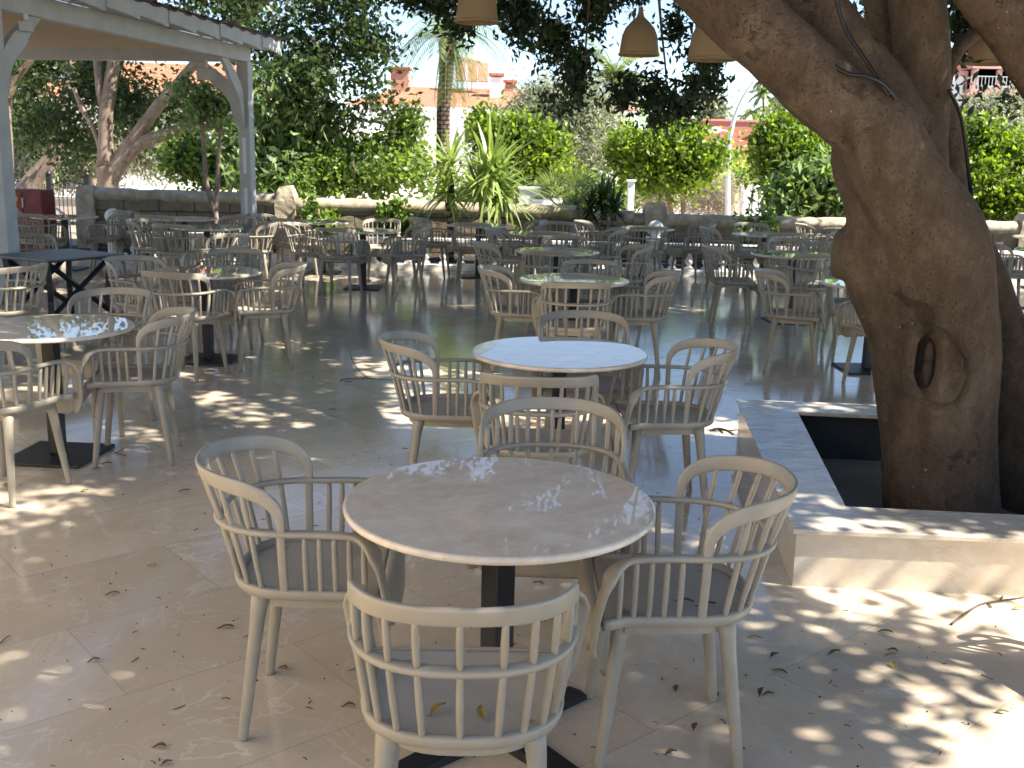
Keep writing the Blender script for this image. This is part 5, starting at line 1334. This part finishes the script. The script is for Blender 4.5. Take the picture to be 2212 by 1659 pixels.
FL = [  # px, py, kind, colour, rotation, where
 (244, 1285, 0, 'lf_green', 20, 'on the floor in the lower left, alone on its tile'), (329, 1223, 2, 'lf_yellow', 10, 'on the floor left of the nearest table, with a stalk'),
 (488, 1358, 0, 'lf_brown', 5, 'on the floor left of the front leg of the left armchair'), (540, 1378, 0, 'lf_green', 8, 'on the floor close left of the left armchair leg'),
 (1163, 1262, 0, 'lf_brown', -30, 'on the floor right of the black column of the nearest table'), (1087, 1226, 2, 'lf_green', 10, 'on the floor just under the rim of the nearest table'),
 (1630, 1380, 0, 'lf_yellow', -12, 'on the floor right of the right armchair'), (1684, 1454, 0, 'lf_green', -35, 'on the floor right of the right armchair, below the yellow one'),
 (1673, 1419, 2, 'lf_brown', 30, 'on the floor between two longer leaves right of the right armchair'), (1503, 1573, 2, 'lf_brown', 60, 'on the floor between the legs of the right armchair'),
 (1462, 1490, 2, 'lf_green', 70, 'on the floor behind the front leg of the right armchair'), (1803, 1413, 0, 'lf_green', 25, 'on the sunlit floor in front of the planter'),
 (1924, 1418, 0, 'lf_yellow', 15, 'slim leaf on the floor beside a broad yellow one'), (1931, 1440, 2, 'lf_yellow', 80, 'broad squarish leaf on the floor at the edge of the chair shadow'),
 (1928, 1408, 2, 'lf_brown', -30, 'on the floor above the two yellow leaves'), (1913, 1368, 0, 'lf_green', -25, 'on the sunlit floor left of the chair shadow'),
 (2164, 1542, 0, 'lf_green', -10, 'on the floor near the lower right edge'), (2200, 1318, 0, 'lf_yellow', 0, 'on the floor at the right edge below the twig'),
 (1645, 1498, 0, 'lf_brown', 65, 'curled on the floor beside a scrap of skeleton leaf'), (1660, 1503, 2, 'lf_green', 0, 'tiny green scrap on the floor right of the right armchair'),
 (183, 1063, 2, 'lf_green', 20, 'on the floor in front of the left edge table'), (398, 1062, 0, 'lf_green', 22, 'on the floor behind the left armchair'),
 (210, 1013, 2, 'lf_yellow', 10, 'on the floor beside the black foot of the left edge table'), (230, 1003, 0, 'lf_brown', 15, 'on the floor against the black foot of the left edge table'),
 (17, 1048, 2, 'lf_brown', 5, 'on the floor at the left edge of the photo'), (663, 1032, 2, 'lf_yellow', 12, 'in the bright streak of sun behind the left armchair'),
 (718, 886, 0, 'lf_green', -5, 'on the floor in the middle of the dappled light'), (606, 895, 0, 'lf_brown', 14, 'in the long streak of sun on the left'),
 (1745, 1250, 2, 'lf_yellow', 40, 'on the floor at the corner of the planter'), (1715, 1252, 2, 'lf_brown', 0, 'on the floor touching the planter corner'),
 (203, 1430, 2, 'lf_brown', 15, 'on the floor in the lower left, pale and flat'), (753, 1528, 2, 'lf_brown', 5, 'round leaf on the floor left of the near armchair'),
 (345, 1617, 2, 'lf_brown', 0, 'on the floor near the lower left tile joint'), (360, 1652, 2, 'lf_brown', 40, 'on the floor at the bottom edge left of the centre'),
 (1450, 1630, 2, 'lf_brown', 20, 'on the floor at the bottom edge under the right armchair'), (1600, 897, 0, 'lf_brown', 0, 'on the floor left of the planter'),
 (1340, 1305, 0, 'lf_yellow', -15, 'on the floor under the seat of the right armchair'), (612, 1445, 2, 'lf_brown', -10, 'touching the rear leg of the left armchair'),
]
for px, py, kd, c, rz, wh in FL:
    q = onz(px, py, .001); s = .78 + .25 * random.random()
    r = empty('fallen_leaf', (q.x, q.y, .0015), R(rz)); r.scale = (s, s, s); bpy.data.objects.remove(r)
    o = bpy.data.objects.new('fallen_leaf', LM[(c, kd)]); col.objects.link(o); o.location = (q.x, q.y, .0015); o.rotation_euler = (R(random.uniform(-4, 4)), R(random.uniform(-3, 3)), R(rz)); o.scale = (s, s, s)
    tag(o, 'fallen ' + W3[c] + ' leaf ' + wh, 'leaf', 'fallen leaves on the marble floor')
for (x, y, rz, wh) in ((-.155, 2.22, 55, 'left of the two lying on the seat of the near armchair'), (-.05, 2.21, 100, 'right of the two lying on the seat of the near armchair')):
    o = bpy.data.objects.new('fallen_leaf', LM[('lf_yellow', 0)]); col.objects.link(o); o.location = (x, y, .462); o.rotation_euler = (0, 0, R(rz)); tag(o, 'fallen yellow leaf, ' + wh, 'leaf', 'leaves on the armchair seats')
for (x, y, rz, wh) in ((.52, 2.86, -20, 'longer olive leaf on the seat of the right armchair'), (.58, 2.84, 10, 'small olive scrap at the back of the right armchair seat')):
    o = bpy.data.objects.new('fallen_leaf', LM[('lf_green', 0)]); col.objects.link(o); o.location = (x, y, .462); o.rotation_euler = (0, 0, R(rz)); tag(o, wh, 'leaf', 'leaves on the armchair seats')
def twig(label, pts, rad=.0025, side=()):
    mb = MB(); P = [onz(x, y, .006) for x, y in pts]; P = catmull(P, 5); mb.tube(P, [rad * (1 - .5 * i / len(P)) for i in range(len(P))], 6)
    for s in side: mb.tube(catmull([onz(x, y, .006) for x, y in s], 4), rad * .6, 5)
    o = mb.build('twig', M['twig'], None); tag(o, label, 'twig')
twig('long curved bare twig on the floor at the right in front of the planter', [(2055, 1348), (2090, 1322), (2120, 1305), (2160, 1298), (2212, 1290)], .006, [((2135, 1302), (2142, 1312)), ((2160, 1297), (2166, 1288))])
twig('long thin twig with a side shoot lying on the floor in the middle distance', [(735, 822), (752, 818), (800, 818), (872, 820)], .004, [((795, 817), (772, 795), (758, 770), (756, 755)), ((745, 825), (760, 823))])
twig('forked twig beside the black foot of the left edge table', [(210, 952), (225, 965), (250, 978), (273, 985)], .004, [((225, 968), (238, 966)), ((250, 978), (262, 972))])
twig('dark leafy twig on the floor against the far left side of the planter', [(1535, 930), (1552, 925), (1575, 930), (1600, 926)], .008, [((1552, 925), (1562, 935)), ((1570, 929), (1585, 938))])
twig('short thin twig on the floor at the left edge', [(0, 1390), (12, 1378), (22, 1372)], .0025)
twig('short straight twig on the floor at the lower right', [(2120, 1458), (2145, 1468)], .0025)
twig('short dark twig on the coping of the planter', [(1892, 1052), (1893, 1053)], .003)
bpy.data.objects.remove([o for o in bpy.data.objects if o.get('label', '').startswith('short dark twig')][0])
# specks: too many to count
mb = MB()
for i in range(900):
    y = 2.3 + 11 * random.random() ** 1.7; x = random.uniform(-.62, .62) * y
    if 1.1 < x < 3.8 and 3.9 < y < 6.5: continue
    k = random.random(); s = random.uniform(.0016, .0042); a = random.uniform(0, PI)
    if k < .55: mb.lathe([(s * .3, .0005), (s, s * .7), (s * .4, s * 1.5)], (x, y, 0), 5)
    else:
        ca, sa = math.cos(a), math.sin(a); l = s * random.uniform(2.5, 5)
        mb.tube([(x, y, .0015), (x + ca * l, y + sa * l, .003), (x + ca * l * 1.8 - sa * l * .4, y + sa * l * 1.8 + ca * l * .4, .0015)], s * .4, 4)
for i in range(60):
    x = random.uniform(-.30, .12); y = random.uniform(2.15, 2.5); s = random.uniform(.0012, .002)
o = mb.build('leaf_litter', M['debris']); tag(o, 'tiny dark specks of seed and twig scattered over the marble floor', 'litter', kind='stuff')
